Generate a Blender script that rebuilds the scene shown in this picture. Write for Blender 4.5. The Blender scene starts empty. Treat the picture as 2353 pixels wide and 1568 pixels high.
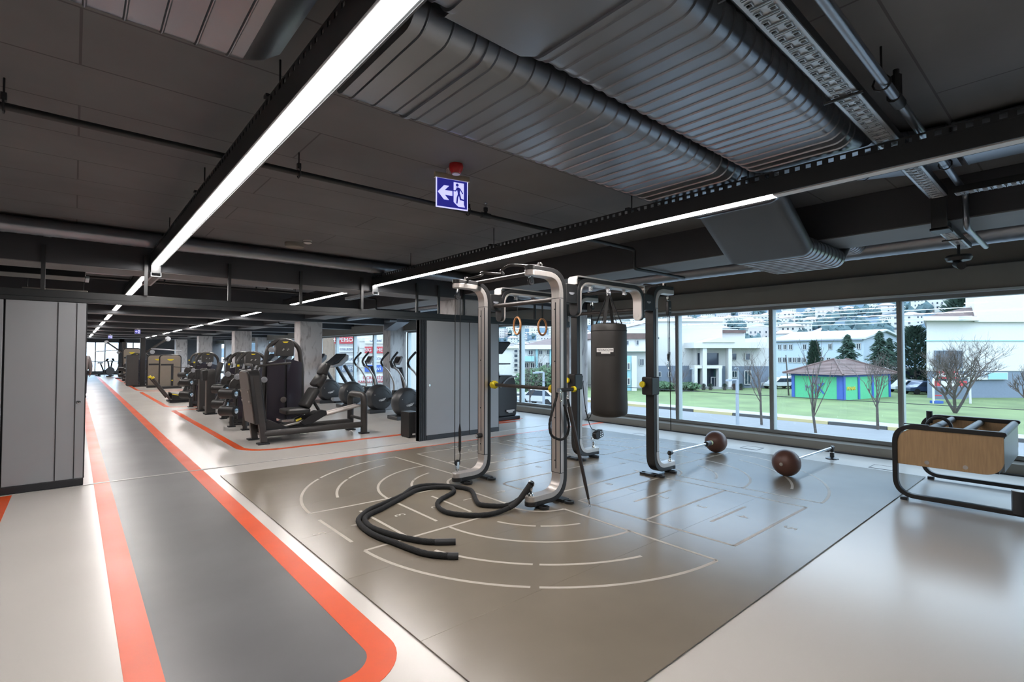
import bpy, math, random
from mathutils import Vector, Matrix
R = math.radians
random.seed(7)
SC = bpy.context.scene
COL = SC.collection
# ---------------------------------------------------------------- camera, sky, exposure
FPX, CAMH = 1160.0, 1.5                      # focal length in pixels of the 2353 px wide frame, eye height
PITCH, YAW = math.atan(30/FPX), math.atan(1007/math.hypot(FPX, 30))
FW = Vector((math.sin(YAW)*math.cos(PITCH), math.cos(YAW)*math.cos(PITCH), math.sin(PITCH)))
RT = Vector((math.cos(YAW), -math.sin(YAW), 0)); UP = RT.cross(FW)
cam = bpy.data.cameras.new('camera'); cam.sensor_width = 36; cam.lens = 36*FPX/2353
cam.clip_start = .05; cam.clip_end = 3000
co = bpy.data.objects.new('camera', cam); COL.objects.link(co)
co.matrix_world = Matrix.Translation((0, 0, CAMH)) @ Matrix((RT, UP, -FW)).transposed().to_4x4()
SC.camera = co
SC.view_settings.view_transform = 'Standard'; SC.view_settings.look = 'None'
SC.view_settings.exposure = 0.0; SC.view_settings.gamma = 1; SC.view_settings.use_curve_mapping = False
SKY = 5.8; LED = 70.0
w = bpy.data.worlds.new('overcast_sky'); SC.world = w; w.use_nodes = True
nt = w.node_tree; nt.nodes.clear()
wo = nt.nodes.new('ShaderNodeOutputWorld'); bg = nt.nodes.new('ShaderNodeBackground')
tc = nt.nodes.new('ShaderNodeTexCoord'); nz = nt.nodes.new('ShaderNodeTexNoise'); rp = nt.nodes.new('ShaderNodeValToRGB')
nz.inputs['Scale'].default_value = 2.2; nz.inputs['Detail'].default_value = 5
rp.color_ramp.elements[0].position = .3; rp.color_ramp.elements[0].color = (.5, .72, 1, 1)
rp.color_ramp.elements[1].position = .75; rp.color_ramp.elements[1].color = (.76, .9, 1, 1)
nt.links.new(tc.outputs['Generated'], nz.inputs['Vector']); nt.links.new(nz.outputs['Fac'], rp.inputs[0])
nt.links.new(rp.outputs[0], bg.inputs[0]); nt.links.new(bg.outputs[0], wo.inputs[0]); bg.inputs[1].default_value = SKY
try:
    SC.cycles.max_bounces = 10; SC.cycles.diffuse_bounces = 5; SC.cycles.glossy_bounces = 4
    SC.cycles.transparent_max_bounces = 12; SC.cycles.sample_clamp_indirect = 6; SC.cycles.caustics_reflective = False
except Exception: pass

def ray(u, v): return FW*FPX + RT*(u-1176.5) - UP*(v-784)
def on(ax, c, u, v):                          # the point of a measured plane (x, y or z = c) seen at a pixel of the photograph
    d = ray(u, v); o = Vector((0, 0, CAMH)); return o + d*((c-o[ax])/d[ax])
def fl(u, v, z=0.0): return on(2, z, u, v)
def far(u, v, D):                             # a point at forward distance D
    d = ray(u, v); return Vector((0, 0, CAMH)) + d*(D/(d.x*math.sin(YAW)+d.y*math.cos(YAW)))

# ---------------------------------------------------------------- mesh builder
class M:
    def __init__(s, off=(0, 0, 0)): s.v = []; s.f = []; s.o = Vector(off)
    def add(s, vs, fs):
        n = len(s.v); s.v += [tuple(Vector(p)-s.o) for p in vs]; s.f += [tuple(i+n for i in f) for f in fs]; return s
    def box(s, c, d, rot=None):
        c = Vector(c); vs = []
        for x in (-.5, .5):
            for y in (-.5, .5):
                for z in (-.5, .5):
                    p = Vector((x*d[0], y*d[1], z*d[2])); vs.append(c + (rot @ p if rot else p))
        return s.add(vs, [(0, 1, 3, 2), (4, 6, 7, 5), (0, 4, 5, 1), (2, 3, 7, 6), (0, 2, 6, 4), (1, 5, 7, 3)])
    def bb(s, a, b): return s.box([(a[i]+b[i])/2 for i in range(3)], [abs(b[i]-a[i]) for i in range(3)])
    def loft(s, rings, cap=True, closed=False):
        n = len(rings[0]); vs = [p for r in rings for p in r]; fs = []
        m = len(rings); e = m if closed else m-1
        for i in range(e):
            for j in range(n):
                a, b = i*n+j, i*n+(j+1) % n; c, d = ((i+1) % m)*n+(j+1) % n, ((i+1) % m)*n+j
                fs.append((a, b, c, d))
        if cap and not closed: fs += [tuple(range(n))[::-1], tuple(range((m-1)*n, m*n))]
        return s.add(vs, fs)
    def frames(s, pts, closed=False, up=None):
        pts = [Vector(p) for p in pts]; n = len(pts); fr = []; pu = None
        for i in range(n):
            if closed: t = pts[(i+1) % n]-pts[i-1]
            else: t = pts[min(i+1, n-1)]-pts[max(i-1, 0)]
            if t.length < 1e-9: t = Vector((0, 0, 1))
            t.normalize()
            if up is not None: a = Vector(up)
            elif pu is None: a = Vector((0, 0, 1)) if abs(t.z) < .9 else Vector((1, 0, 0))
            else: a = pu
            a = a - t*a.dot(t)
            if a.length < 1e-6: a = t.orthogonal()
            a.normalize(); pu = a; fr.append((pts[i], t, a, t.cross(a)))
        return fr
    def tube(s, pts, r, n=8, closed=False, up=None):
        rr = r if isinstance(r, (list, tuple)) else [r]*len(pts)
        rings = [[p + (a*math.cos(2*math.pi*k/n) + b*math.sin(2*math.pi*k/n))*q for k in range(n)] for (p, t, a, b), q in zip(s.frames(pts, closed, up), rr)]
        return s.loft(rings, closed=closed)
    def sweep(s, pts, prof, up, closed=False):   # prof: (along up, along side)
        return s.loft([[p + a*x + b*y for x, y in prof] for p, t, a, b in s.frames(pts, closed, up)], closed=closed)
    def cyl(s, a, b, r, r2=None, n=14): return s.tube([a, b], [r, r if r2 is None else r2], n)
    def lathe(s, prof, o, ax=(0, 0, 1), n=20):   # prof: (radius, height along ax)
        ax = Vector(ax).normalized(); u = ax.orthogonal().normalized(); w = ax.cross(u); o = Vector(o)
        return s.loft([[o + ax*h + (u*math.cos(2*math.pi*k/n)+w*math.sin(2*math.pi*k/n))*max(r, 1e-4) for k in range(n)] for r, h in prof])
    def ball(s, c, r, ax=(0, 0, 1), n=16, sq=1):
        return s.lathe([(r*math.sin(math.pi*i/(n//2)), -r*sq*math.cos(math.pi*i/(n//2))) for i in range(n//2+1)], c, ax, n)
    def prism(s, poly, o, ux, uy, h):            # poly in the plane (o; ux, uy), thickness h along ux x uy (centred)
        ux = Vector(ux).normalized(); uy = Vector(uy).normalized(); w = ux.cross(uy); o = Vector(o)
        a = [o+ux*x+uy*y-w*h/2 for x, y in poly]; b = [p+w*h for p in a]
        return s.loft([a, b])
    def strip(s, pts, wd, z0, z1, closed=False):   # flat ribbon lying on the ground
        pts = [Vector((p[0], p[1], 0)) for p in pts]
        return s.loft([[Vector((p.x+b.x*k, p.y+b.y*k, z)) for k, z in ((-wd/2, z0), (wd/2, z0), (wd/2, z1), (-wd/2, z1))] for p, t, a, b in s.frames(pts, closed, (0, 0, 1))], closed=closed)
    def build(s, name, mat, parent=None, bevel=0, smooth=True, seg=2, kind=None, label=None):
        me = bpy.data.meshes.new(name); me.from_pydata(s.v, [], s.f); me.validate()
        o = bpy.data.objects.new(name, me); COL.objects.link(o); me.materials.append(mat)
        if parent: o.parent = parent
        if smooth and len(s.f) < 60000:
            me.polygons.foreach_set('use_smooth', [True]*len(me.polygons))
            if not bevel: me.set_sharp_from_angle(angle=R(38))
        if bevel:
            b = o.modifiers.new('bevel', 'BEVEL'); b.width = bevel; b.segments = seg; b.limit_method = 'ANGLE'; b.angle_limit = R(38); b.harden_normals = True
        if kind: o['kind'] = kind
        if label: o['label'] = label
        return o
def tag(o, label, cat, group=None, kind=None):
    o['label'] = label; o['category'] = cat
    if group: o['group'] = group
    if kind: o['kind'] = kind
    return o
def thing(name, label, cat, loc=(0, 0, 0), rz=0, group=None):
    o = bpy.data.objects.new(name, None); COL.objects.link(o); o.location = loc; o.rotation_euler = (0, 0, rz)
    o.empty_display_size = .1
    return tag(o, label, cat, group)
def struct(name): 
    o = bpy.data.objects.new(name, None); COL.objects.link(o); o['kind'] = 'structure'; return o
KIDS = {}
def dup(root, loc=None, rz=None, label=None, group=None):
    if root.name not in KIDS: KIDS[root.name] = {}
    def rec(o, par):
        c = o.copy(); COL.objects.link(c)
        if par: c.parent = par
        for ch in [k for k in o.children]: rec(ch, c)
        return c
    r = rec(root, None)
    if loc is not None: r.location = loc
    if rz is not None: r.rotation_euler = (0, 0, rz)
    if label: r['label'] = label
    if group: r['group'] = group
    return r
def arc(c, r, a0, a1, n=8, pl='xy', k=0.0):
    out = []
    for i in range(n+1):
        a = R(a0+(a1-a0)*i/n); x, y = r*math.cos(a), r*math.sin(a)
        out.append({'xy': (c[0]+x, c[1]+y, k), 'xz': (c[0]+x, k, c[1]+y), 'yz': (k, c[0]+x, c[1]+y)}[pl])
    return out
def rounded(pts, r, n=6):                       # polyline in 3D with rounded corners
    P = [Vector(p) for p in pts]; out = [P[0]]
    for i in range(1, len(P)-1):
        a, b, c = P[i-1], P[i], P[i+1]; d = min(r[i-1] if isinstance(r, (list, tuple)) else r, (a-b).length*.49, (c-b).length*.49)
        p, q = b+(a-b).normalized()*d, b+(c-b).normalized()*d
        for k in range(n+1):
            t = k/n; out.append(p*(1-t)**2 + b*2*t*(1-t) + q*t*t)
    return out + [P[-1]]
def smooth(pts, n=6):                          # Catmull-Rom
    P = [Vector(p) for p in pts]; P = [P[0]*2-P[1]]+P+[P[-1]*2-P[-2]]; out = []
    for i in range(1, len(P)-2):
        for k in range(n):
            t = k/n; a, b, c, d = P[i-1:i+3]
            out.append(.5*((2*b)+(c-a)*t+(2*a-5*b+4*c-d)*t*t+(3*b-a-3*c+d)*t**3))
    return out+[P[-2]]
def rrect(w, h, r, n=4):
    o = []
    for cx, cy, a in ((w/2-r, h/2-r, 0), (-w/2+r, h/2-r, 90), (-w/2+r, -h/2+r, 180), (w/2-r, -h/2+r, 270)):
        for k in range(n+1): o.append((cx+r*math.cos(R(a+90*k/n)), cy+r*math.sin(R(a+90*k/n))))
    return o

# ---------------------------------------------------------------- materials
def mat(name, col, rough=.5, metal=0., var=0., vs=6., bump=0., bs=60., coat=0., spec=.5, rvar=0., stretch=None, det=6):
    m = bpy.data.materials.new(name); m.use_nodes = True; t = m.node_tree; p = t.nodes['Principled BSDF']
    p.inputs['Base Color'].default_value = (*col, 1); p.inputs['Roughness'].default_value = rough; p.inputs['Metallic'].default_value = metal
    p.inputs['Coat Weight'].default_value = coat; p.inputs['Specular IOR Level'].default_value = spec
    c = t.nodes.new('ShaderNodeTexCoord'); src = c.outputs['Object']
    if stretch:
        mp = t.nodes.new('ShaderNodeMapping'); mp.inputs['Scale'].default_value = stretch; t.links.new(src, mp.inputs[0]); src = mp.outputs[0]
    n = t.nodes.new('ShaderNodeTexNoise'); n.inputs['Scale'].default_value = vs; n.inputs['Detail'].default_value = det; t.links.new(src, n.inputs['Vector'])
    r = t.nodes.new('ShaderNodeMapRange'); r.inputs[1].default_value = .2; r.inputs[2].default_value = .8
    r.inputs[3].default_value = 1-var; r.inputs[4].default_value = 1+var; t.links.new(n.outputs['Fac'], r.inputs[0])
    if var:
        x = t.nodes.new('ShaderNodeVectorMath'); x.operation = 'SCALE'; x.inputs[0].default_value = col
        t.links.new(r.outputs[0], x.inputs['Scale']); t.links.new(x.outputs[0], p.inputs['Base Color'])
    if rvar:
        q = t.nodes.new('ShaderNodeMapRange'); q.inputs[1].default_value = .2; q.inputs[2].default_value = .8
        q.inputs[3].default_value = max(.03, rough-rvar); q.inputs[4].default_value = rough+rvar
        n3 = t.nodes.new('ShaderNodeTexNoise'); n3.inputs['Scale'].default_value = vs*.6; n3.inputs['Detail'].default_value = min(det, 3); t.links.new(src, n3.inputs['Vector'])
        t.links.new(n3.outputs['Fac'], q.inputs[0]); t.links.new(q.outputs[0], p.inputs['Roughness'])
    if bump:
        n2 = t.nodes.new('ShaderNodeTexNoise'); n2.inputs['Scale'].default_value = bs; n2.inputs['Detail'].default_value = 4; t.links.new(src, n2.inputs['Vector'])
        b = t.nodes.new('ShaderNodeBump'); b.inputs['Strength'].default_value = bump; b.inputs['Distance'].default_value = .01
        t.links.new(n2.outputs['Fac'], b.inputs['Height']); t.links.new(b.outputs[0], p.inputs['Normal'])
    return m
def emis(name, col, s):
    m = bpy.data.materials.new(name); m.use_nodes = True; p = m.node_tree.nodes['Principled BSDF']
    p.inputs['Base Color'].default_value = (*col, 1); p.inputs['Emission Color'].default_value = (*col, 1); p.inputs['Emission Strength'].default_value = s
    return m
def glassmat(name, tint=(.965, .985, .99)):
    m = bpy.data.materials.new(name); m.use_nodes = True; t = m.node_tree; t.nodes.clear()
    o = t.nodes.new('ShaderNodeOutputMaterial'); a = t.nodes.new('ShaderNodeBsdfTransparent'); g = t.nodes.new('ShaderNodeBsdfGlossy')
    x = t.nodes.new('ShaderNodeMixShader'); f = t.nodes.new('ShaderNodeMapRange'); lw = t.nodes.new('ShaderNodeLayerWeight'); pw = t.nodes.new('ShaderNodeMath'); pw.operation = 'POWER'; pw.inputs[1].default_value = 5
    lw.inputs[0].default_value = .5; t.links.new(lw.outputs['Facing'], pw.inputs[0]); t.links.new(pw.outputs[0], f.inputs[0]); f.inputs[3].default_value = .03; f.inputs[4].default_value = .85
    a.inputs[0].default_value = (*tint, 1); g.inputs['Roughness'].default_value = .02
    t.links.new(f.outputs[0], x.inputs[0]); t.links.new(a.outputs[0], x.inputs[1]); t.links.new(g.outputs[0], x.inputs[2]); t.links.new(x.outputs[0], o.inputs[0])
    return m
def veined(name, base, vein):
    m = mat(name, base, .45, bump=.05, bs=30); t = m.node_tree; p = t.nodes['Principled BSDF']
    c = t.nodes.new('ShaderNodeTexCoord'); mp = t.nodes.new('ShaderNodeMapping'); mp.inputs['Rotation'].default_value = (R(35), R(28), R(20)); mp.inputs['Scale'].default_value = (1.6, 1.6, .55)
    t.links.new(c.outputs['Object'], mp.inputs[0])
    n = t.nodes.new('ShaderNodeTexNoise'); n.inputs['Scale'].default_value = 4.2; n.inputs['Detail'].default_value = 9; n.inputs['Distortion'].default_value = 1.1; t.links.new(mp.outputs[0], n.inputs['Vector'])
    r = t.nodes.new('ShaderNodeValToRGB'); e = r.color_ramp.elements; e[0].position = .34; e[0].color = (*vein, 1); e[1].position = .5; e[1].color = (*base, 1)
    k = r.color_ramp.elements.new(.41); k.color = (*[(a*.45+b*.55) for a, b in zip(vein, base)], 1)
    t.links.new(n.outputs['Fac'], r.inputs[0]); t.links.new(r.outputs[0], p.inputs['Base Color'])
    return m
def concrete(name, col):
    m = mat(name, col, .7, var=.22, vs=1.3, bump=.12, bs=9); t = m.node_tree; p = t.nodes['Principled BSDF']
    c = t.nodes.new('ShaderNodeTexCoord'); b = t.nodes.new('ShaderNodeTexBrick'); b.offset = .5
    b.inputs['Scale'].default_value = 1; b.inputs['Brick Width'].default_value = 2.4; b.inputs['Row Height'].default_value = .55
    b.inputs['Mortar Size'].default_value = .006; b.inputs['Color1'].default_value = b.inputs['Color2'].default_value = (1, 1, 1, 1); b.inputs['Mortar'].default_value = (.35, .35, .35, 1)
    t.links.new(c.outputs['Object'], b.inputs[0])
    x = t.nodes.new('ShaderNodeMix'); x.data_type = 'RGBA'; x.blend_type = 'MULTIPLY'; x.inputs[0].default_value = .8
    src = p.inputs['Base Color'].links[0].from_socket; t.links.new(src, x.inputs[6]); t.links.new(b.outputs[0], x.inputs[7]); t.links.new(x.outputs[2], p.inputs['Base Color'])
    return m
K = {}
K['floor'] = mat('pale_resin_floor', (.6, .575, .54), .235, var=.05, vs=.8, rvar=.03, det=2, spec=.7)
K['lane'] = mat('grey_lane_vinyl', (.112, .114, .12), .35, var=.2, vs=1.3, rvar=.06, det=3, spec=.6)
K['orange'] = mat('orange_vinyl', (.72, .085, .01), .36, var=.12, vs=2, rvar=.07, det=3)
K['mat'] = mat('taupe_rubber_mat', (.215, .184, .143), .23, var=.16, vs=1.0, rvar=.035, det=3, spec=.7)
K['line'] = mat('printed_mat_line', (.47, .43, .37), .5, var=.08, vs=20)
K['ceil'] = concrete('dark_painted_concrete', (.145, .15, .158))
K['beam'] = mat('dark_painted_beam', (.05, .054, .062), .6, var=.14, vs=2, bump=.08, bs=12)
K['lit_soffit'] = mat('lit_beam_soffit', (.2, .205, .21), .6, var=.12, vs=2)  # beam underside lightened in colour to imitate light bounced off the floor
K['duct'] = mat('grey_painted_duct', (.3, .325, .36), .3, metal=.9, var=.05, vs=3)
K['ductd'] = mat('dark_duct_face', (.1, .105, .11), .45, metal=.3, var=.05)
K['blackmetal'] = mat('black_painted_metal', (.02, .023, .025), .42, var=.1, vs=12)
K['traymetal'] = mat('galvanised_tray', (.56, .6, .63), .36, metal=.75, var=.06, vs=9)
K['led'] = emis('led_diffuser', (1, .94, .905), LED)
K['white'] = mat('white_plastic', (.85, .84, .82), .4)
K['alu'] = mat('window_aluminium', (.2, .205, .2), .42, metal=.3, var=.06, vs=9)
K['aluL'] = mat('pale_window_edge', (.5, .56, .57), .35, metal=.3)
K['bulk'] = mat('taupe_wall_panel', (.27, .262, .235), .65, var=.06, vs=3)
K['glass'] = glassmat('window_glass')
K['wall'] = mat('dark_wall_paint', (.12, .12, .125), .7, var=.08)
K['panel'] = mat('grey_partition_laminate', (.31, .33, .35), .36, var=.03, vs=2, spec=.6)
K['seal'] = mat('black_rubber_seal', (.018, .02, .024), .5)
K['marble'] = veined('veined_grey_stone', (.6, .585, .585), (.34, .32, .325))
K['silver'] = mat('brushed_silver', (.6, .56, .53), .36, metal=.6, var=.05, vs=60, stretch=(1, 1, .05))
K['chrome'] = mat('chrome', (.8, .82, .84), .13, metal=1.)
K['black'] = mat('satin_black_frame', (.02, .02, .021), .38, var=.1, vs=20, bump=.02, bs=300)
K['char'] = mat('charcoal_frame_paint', (.045, .043, .042), .4, var=.08, vs=14)
K['bar'] = mat('rubber_grip_bar', (.035, .03, .028), .35)
K['yellow'] = mat('yellow_plastic', (.75, .6, .02), .4)
K['rope'] = mat('black_rope', (.012, .013, .014), .85, var=.3, vs=70, bump=.5, bs=150)
K['bag'] = mat('black_bag_leather', (.03, .028, .026), .48, var=.12, vs=7, bump=.06, bs=160)
K['web'] = mat('black_webbing', (.016, .016, .016), .8, bump=.3, bs=200)
K['wood'] = mat('birch_wood', (.5, .33, .175), .45, var=.16, vs=5, stretch=(1, 14, 1.2))
K['ring'] = mat('wood_ring', (.42, .19, .07), .42, var=.15, vs=12)
K['ballm'] = mat('brown_rubber_ball', (.13, .06, .045), .42, var=.08, bump=.08, bs=180)
K['logo'] = mat('logo_white', (.75, .74, .72), .5)
K['plum'] = mat('dark_plum_shroud', (.028, .024, .036), .3, var=.06, vs=3, coat=.2)
K['upho'] = mat('black_upholstery', (.022, .022, .022), .45, bump=.08, bs=120)
K['beige'] = mat('beige_shroud', (.26, .225, .185), .35, metal=.2, var=.04)
K['greyp'] = mat('grey_plastic', (.33, .35, .38), .4, var=.04)
K['dgrey'] = mat('dark_grey_housing', (.04, .042, .046), .38, bump=.02, bs=200)
K['screen'] = mat('dark_screen', (.015, .014, .014), .12)
K['red'] = mat('red_detector', (.45, .02, .02), .3)
K['blueprint'] = emis('sign_blue_lit', (.03, .03, .33), .55)
K['signwhite'] = emis('sign_white_lit', (.62, .62, 1), 1.0)

def text(s, size, m, name, parent, o, ux, uy, ext=.0015, ax='CENTER', lab=None):
    cu = bpy.data.curves.new('t', 'FONT'); cu.body = s; cu.size = size; cu.extrude = ext; cu.align_x = ax; cu.align_y = 'CENTER'; cu.resolution_u = 2
    t = bpy.data.objects.new('t', cu); COL.objects.link(t)
    me = bpy.data.meshes.new_from_object(t.evaluated_get(bpy.context.evaluated_depsgraph_get())); bpy.data.objects.remove(t)
    ux = Vector(ux).normalized(); uy = Vector(uy).normalized(); n = ux.cross(uy)
    T = Matrix((ux, uy, n)).transposed().to_4x4(); T.translation = Vector(o)
    me.transform(T); me.name = name; me.materials.clear(); me.materials.append(m)
    ob = bpy.data.objects.new(name, me); COL.objects.link(ob); ob.parent = parent
    if lab: ob['label'] = lab
    return ob
# ================================================================= the room
SLAB = 2.95
XW = 9.0                                    # inner face of the glazing
fo = M().bb((-8, -4, -.3), (9.3, 48, 0)).build('floor', K['floor'], kind='structure')
M().bb((-8, -4, SLAB), (9.3, 48, SLAB+.3)).build('ceiling', K['ceil'], kind='structure')
def spart(m, name, mt, par, **k): return m.build(name, mt, par, **k)
# lane with orange border, and the orange outlines of the machine zones
def rr(x0, y0, x1, y1, r):
    return arc((x1-r, y1-r), r, 0, 90)+arc((x0+r, y1-r), r, 90, 180)+arc((x0+r, y0+r), r, 180, 270)+arc((x1-r, y0+r), r, 270, 360)
lane_out = [(.27, 47)] + arc((.27+.12, 2.22+.12), .12, 180, 270, 6) + arc((1.21-.24, 2.22+.24), .24, 270, 360, 10) + [(1.21, 47)]
M().bb((.3, 2.25, -.01), (1.18, 47, .0012)).build('lane_surface', K['lane'], fo)
M().strip([p[:2] for p in lane_out], .145, 0, .0022).build('lane_border', K['orange'], fo)
def zone(y0, y1, wd=.12):
    pts = [(7.5, y0)] + arc((2.02+.5, y0+.5), .5, 270, 180, 8) + [(2.02, y1-.06), (2.1, y1), (7.5, y1)]
    M().strip([p[:2] for p in pts], wd, 0, .002).build('zone_outline', K['orange'], fo)
for k in range(4): zone(8.48+8.45*k, 16.05+8.45*k)
M().strip([(2.32, 7.04), (2.9, 7.09), (8.75, 7.09)], .12, 0, .002).build('zone_outline', K['orange'], fo)
M().strip([(7.0, 8.62), (7.9, 8.78)], .1, 0, .0025).build('zone_outline', K['orange'], fo)
M().strip([(-.54, 7.55), (-.54, 2.2)], .14, 0, .002).build('lane_border', K['orange'], fo)
M().bb((-7.9, 7.58, 0), (8.7, 7.625, .004)).build('trim_1', mat('seam_strip', (.42, .41, .4), .4, metal=.3), kind='structure')
# shell
wr = struct('wall_right')
for y0, y1 in ((-4, 7.6), (8.2, 48)):
    M().bb((XW-.02, y0, 2.3), (XW+.25, y1, SLAB)).build('wall_head', K['bulk'], wr)
    M().bb((XW-.13, y0, 2.34), (XW-.02, y1, 2.66)).build('pelmet', K['bulk'], wr, bevel=.012)
    M().bb((XW-.15, y0, 2.31), (XW-.01, y1, 2.34)).build('pelmet_lip', K['aluL'], wr)
    s = M(); s.prism([(0, 0), (.3, 0), (.3, .17), (.16, .17), (.06, .13), (.0, .02)], (XW-.2, (y0+y1)/2, 0), (1, 0, 0), (0, 0, 1), y1-y0)
    s.build('sill', K['bulk'], wr); M().bb((XW-.235, y0, 0), (XW-.2, y1, .02)).build('sill_edge', K['seal'], wr)
def windows(name, y0, y1, mull):
    w = struct(name); fz0, fz1 = .17, 2.31; d0, d1 = XW-.05, XW+.07
    for z0, z1 in ((fz0, fz0+.055), (fz1-.055, fz1)): M().bb((d0, y0, z0), (d1, y1, z1)).build('frame_rail', K['alu'], w, bevel=.004)
    ys = [y0+.03]+mull+[y1-.03]
    for y in ys:
        M().bb((d0-.02, y-.036, fz0+.05), (d1, y+.014, fz1-.05)).build('mullion', K['alu'], w, bevel=.004)
        M().bb((d0-.005, y-.052, fz0+.055), (d1, y-.036, fz1-.055)).build('glazing_bead', K['aluL'], w)
    for a, b in zip(ys, ys[1:]):
        M().bb((XW+.01, a+.014, fz0+.05), (XW+.018, b-.036, fz1-.05)).build('pane', K['glass'], w)
windows('window_1', -4, 7.55, [-3.47, -1.7, .07, 1.84, 3.61, 5.38])
windows('window_2', 8.2, 16, [9.98, 11.3, 12.8, 14.4])
windows('window_3', 16.65, 24.5, [18.7, 20.55, 22.45])
windows('window_4', 25.1, 32.9, [27, 29, 31])
windows('window_5', 33.5, 41.4, [35.5, 37.5, 39.5])
M().bb((-8.2, -4, 0), (-8, 48, SLAB)).build('wall_left', K['wall'], kind='structure')
M().bb((-8, -4.2, 0), (9.3, -4, SLAB)).build('wall_front', K['wall'], kind='structure')
# far end: glass with dark piers
we = struct('wall_back')
for x0, x1 in ((-8, .6), (2.55, 2.85), (3.9, 9.3)): M().bb((x0, 47.6, 0), (x1, 48, SLAB)).build('pier', K['wall'], we)
M().bb((.6, 47.6, 2.35), (3.9, 48, SLAB)).build('wall_head', K['wall'], we)
M().bb((.6, 47.6, 0), (3.9, 47.9, .25)).build('wall_sill', K['wall'], we)
wf = struct('window_6')
for x in (.6, 1.15, 1.7, 2.5, 3.35, 3.85): M().bb((x, 47.62, .25), (x+.07, 47.72, 2.35)).build('mullion', K['alu'], wf)
for x0, x1 in ((.67, 1.15), (1.22, 1.7), (1.77, 2.5), (2.85, 3.35), (3.42, 3.85)): M().bb((x0, 47.66, .25), (x1, 47.67, 2.35)).build('pane', K['glass'], wf)
M().bb((.6, 47.6, .95), (2.55, 47.66, 1.0)).build('guard_rail', K['blackmetal'], wf)
# beams (named trim: they are part of the room)
bn = [2]
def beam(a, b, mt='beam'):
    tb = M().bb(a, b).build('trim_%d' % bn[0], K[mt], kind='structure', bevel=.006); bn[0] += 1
    M().bb((a[0]+.012, a[1]+.012, a[2]-.006), (b[0]-.012, b[1]-.012, a[2]+.01)).build('lit_soffit', K['lit_soffit'], tb)  # thin added slab carrying the painted-in brightness of the underside
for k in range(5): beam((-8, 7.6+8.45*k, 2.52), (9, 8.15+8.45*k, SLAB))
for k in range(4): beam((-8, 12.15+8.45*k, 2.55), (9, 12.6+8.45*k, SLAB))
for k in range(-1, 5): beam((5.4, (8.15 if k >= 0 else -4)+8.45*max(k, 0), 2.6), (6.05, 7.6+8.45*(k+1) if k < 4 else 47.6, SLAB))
# columns
for k in range(5):
    for x0, x1, nm in ((5.3, 5.98, 'interior'), (8.36, 8.98, 'window')):
        c = M().bb((x0, 7.68+8.45*k, 0), (x1, 8.24+8.45*k, 2.53)).build('stone_column', K['marble'], bevel=.004)
        place = ['behind the near partition', 'standing behind the tall leg press tower', 'third from the near partition', 'fourth from the near partition', 'farthest of its row'][k] if nm == 'interior' else ['by the window behind the punch bag', 'by the windows behind the cross trainers', 'by the windows, third along the glazing', 'by the windows, fourth along the glazing', 'by the windows at the far end'][k]
        tag(c, 'square grey veined stone column, '+place, 'column', nm+' row of stone columns')

# ---------------------------------------------------------------- light lines in cable trays
def slots(m, x, z, y0, y1, n, side):
    return m
def light_line(X, segs, side, lab):
    for i, (y0, y1, lit) in enumerate(segs):
        t = thing('light_tray', lab % ['long nearest run before the first beam', 'second run just beyond the first beam', 'third run from the camera', 'fourth run from the camera', 'fifth run, far away', 'sixth run, far away', 'far distant run', 'most distant run'][i], 'ceiling light', (X, y0, 2.59), 0, 'linear ceiling lights')
        L = y1-y0; m = M()
        m.bb((-.05, 0, .004), (.05, L, .03))                                  # soffit of the housing
        for s in (-1, 1): m.bb((s*.055-.004, 0, .0), (s*.055+.004, L, .105))  # cheeks
        m.build('housing', K['blackmetal'], t)
        p = M()
        if i < 2:                                                             # perforated upper edge of the tray: bars between the slots
            st = .065; n = int(L/st)
            for s in (-1, 1):
                for z in (.106, .142): p.bb((s*.055-.003, 0, z), (s*.055+.003, L, z+.01))
                for k in range(n): p.bb((s*.055-.003, k*st, .116), (s*.055+.003, k*st+.034, .142))
            p.bb((-.055, 0, .1), (.055, L, .104))
        else: p.bb((-.055, 0, .1), (.055, L, .15))
        p.build('perforated_edge', K['blackmetal'], t)
        for a, b, on_ in lit:
            M().bb((-.036, a-y0, -.004), (.036, b-y0, .006)).build('diffuser', K['led'] if on_ else K['white'], t, label=None if on_ else 'unlit white diffuser')
        if i < 3:
            k = 0
            for y in [q for q in (-.5, 1.6, 2.6, 4.5, 6.4, 9.2, 11.4, 13.6, 15.4) if y0 < q < y1]:
                r = M(); r.cyl((0, y-y0, .15), (0, y-y0, SLAB-2.59), .005, n=6); r.bb((-.07, y-y0-.02, .15), (.07, y-y0+.02, .165)); r.build('hanger_rod', K['blackmetal'], t)
light_line(.745, [(-2, 7.5, [(-2, 7.5, 1)]), (8.5, 12.08, [(8.55, 12.05, 1)]), (12.7, 16.0, [(12.75, 15.95, 1)]), (16.7, 20.5, [(16.7, 20.4, 1)]), (21.1, 24.4, [(21.2, 24.4, 1)]), (25.2, 32.8, [(25.2, 32.8, 1)]), (33.6, 41.3, [(33.6, 41.3, 1)])], -1, 'linear LED light above the grey lane, %s')
light_line(3.63, [(-2.5, 7.5, [(-2.5, 1.42, 0), (1.42, 7.5, 1)]), (8.5, 12.08, [(8.55, 12.05, 1)]), (12.7, 16.0, [(13.4, 15.95, 1)]), (16.7, 24.4, [(16.8, 24.4, 1)]), (25.2, 32.8, [(25.2, 32.8, 1)]), (33.6, 41.3, [(33.6, 41.3, 1)])], -1, 'linear LED light right of the lane, %s')
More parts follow.
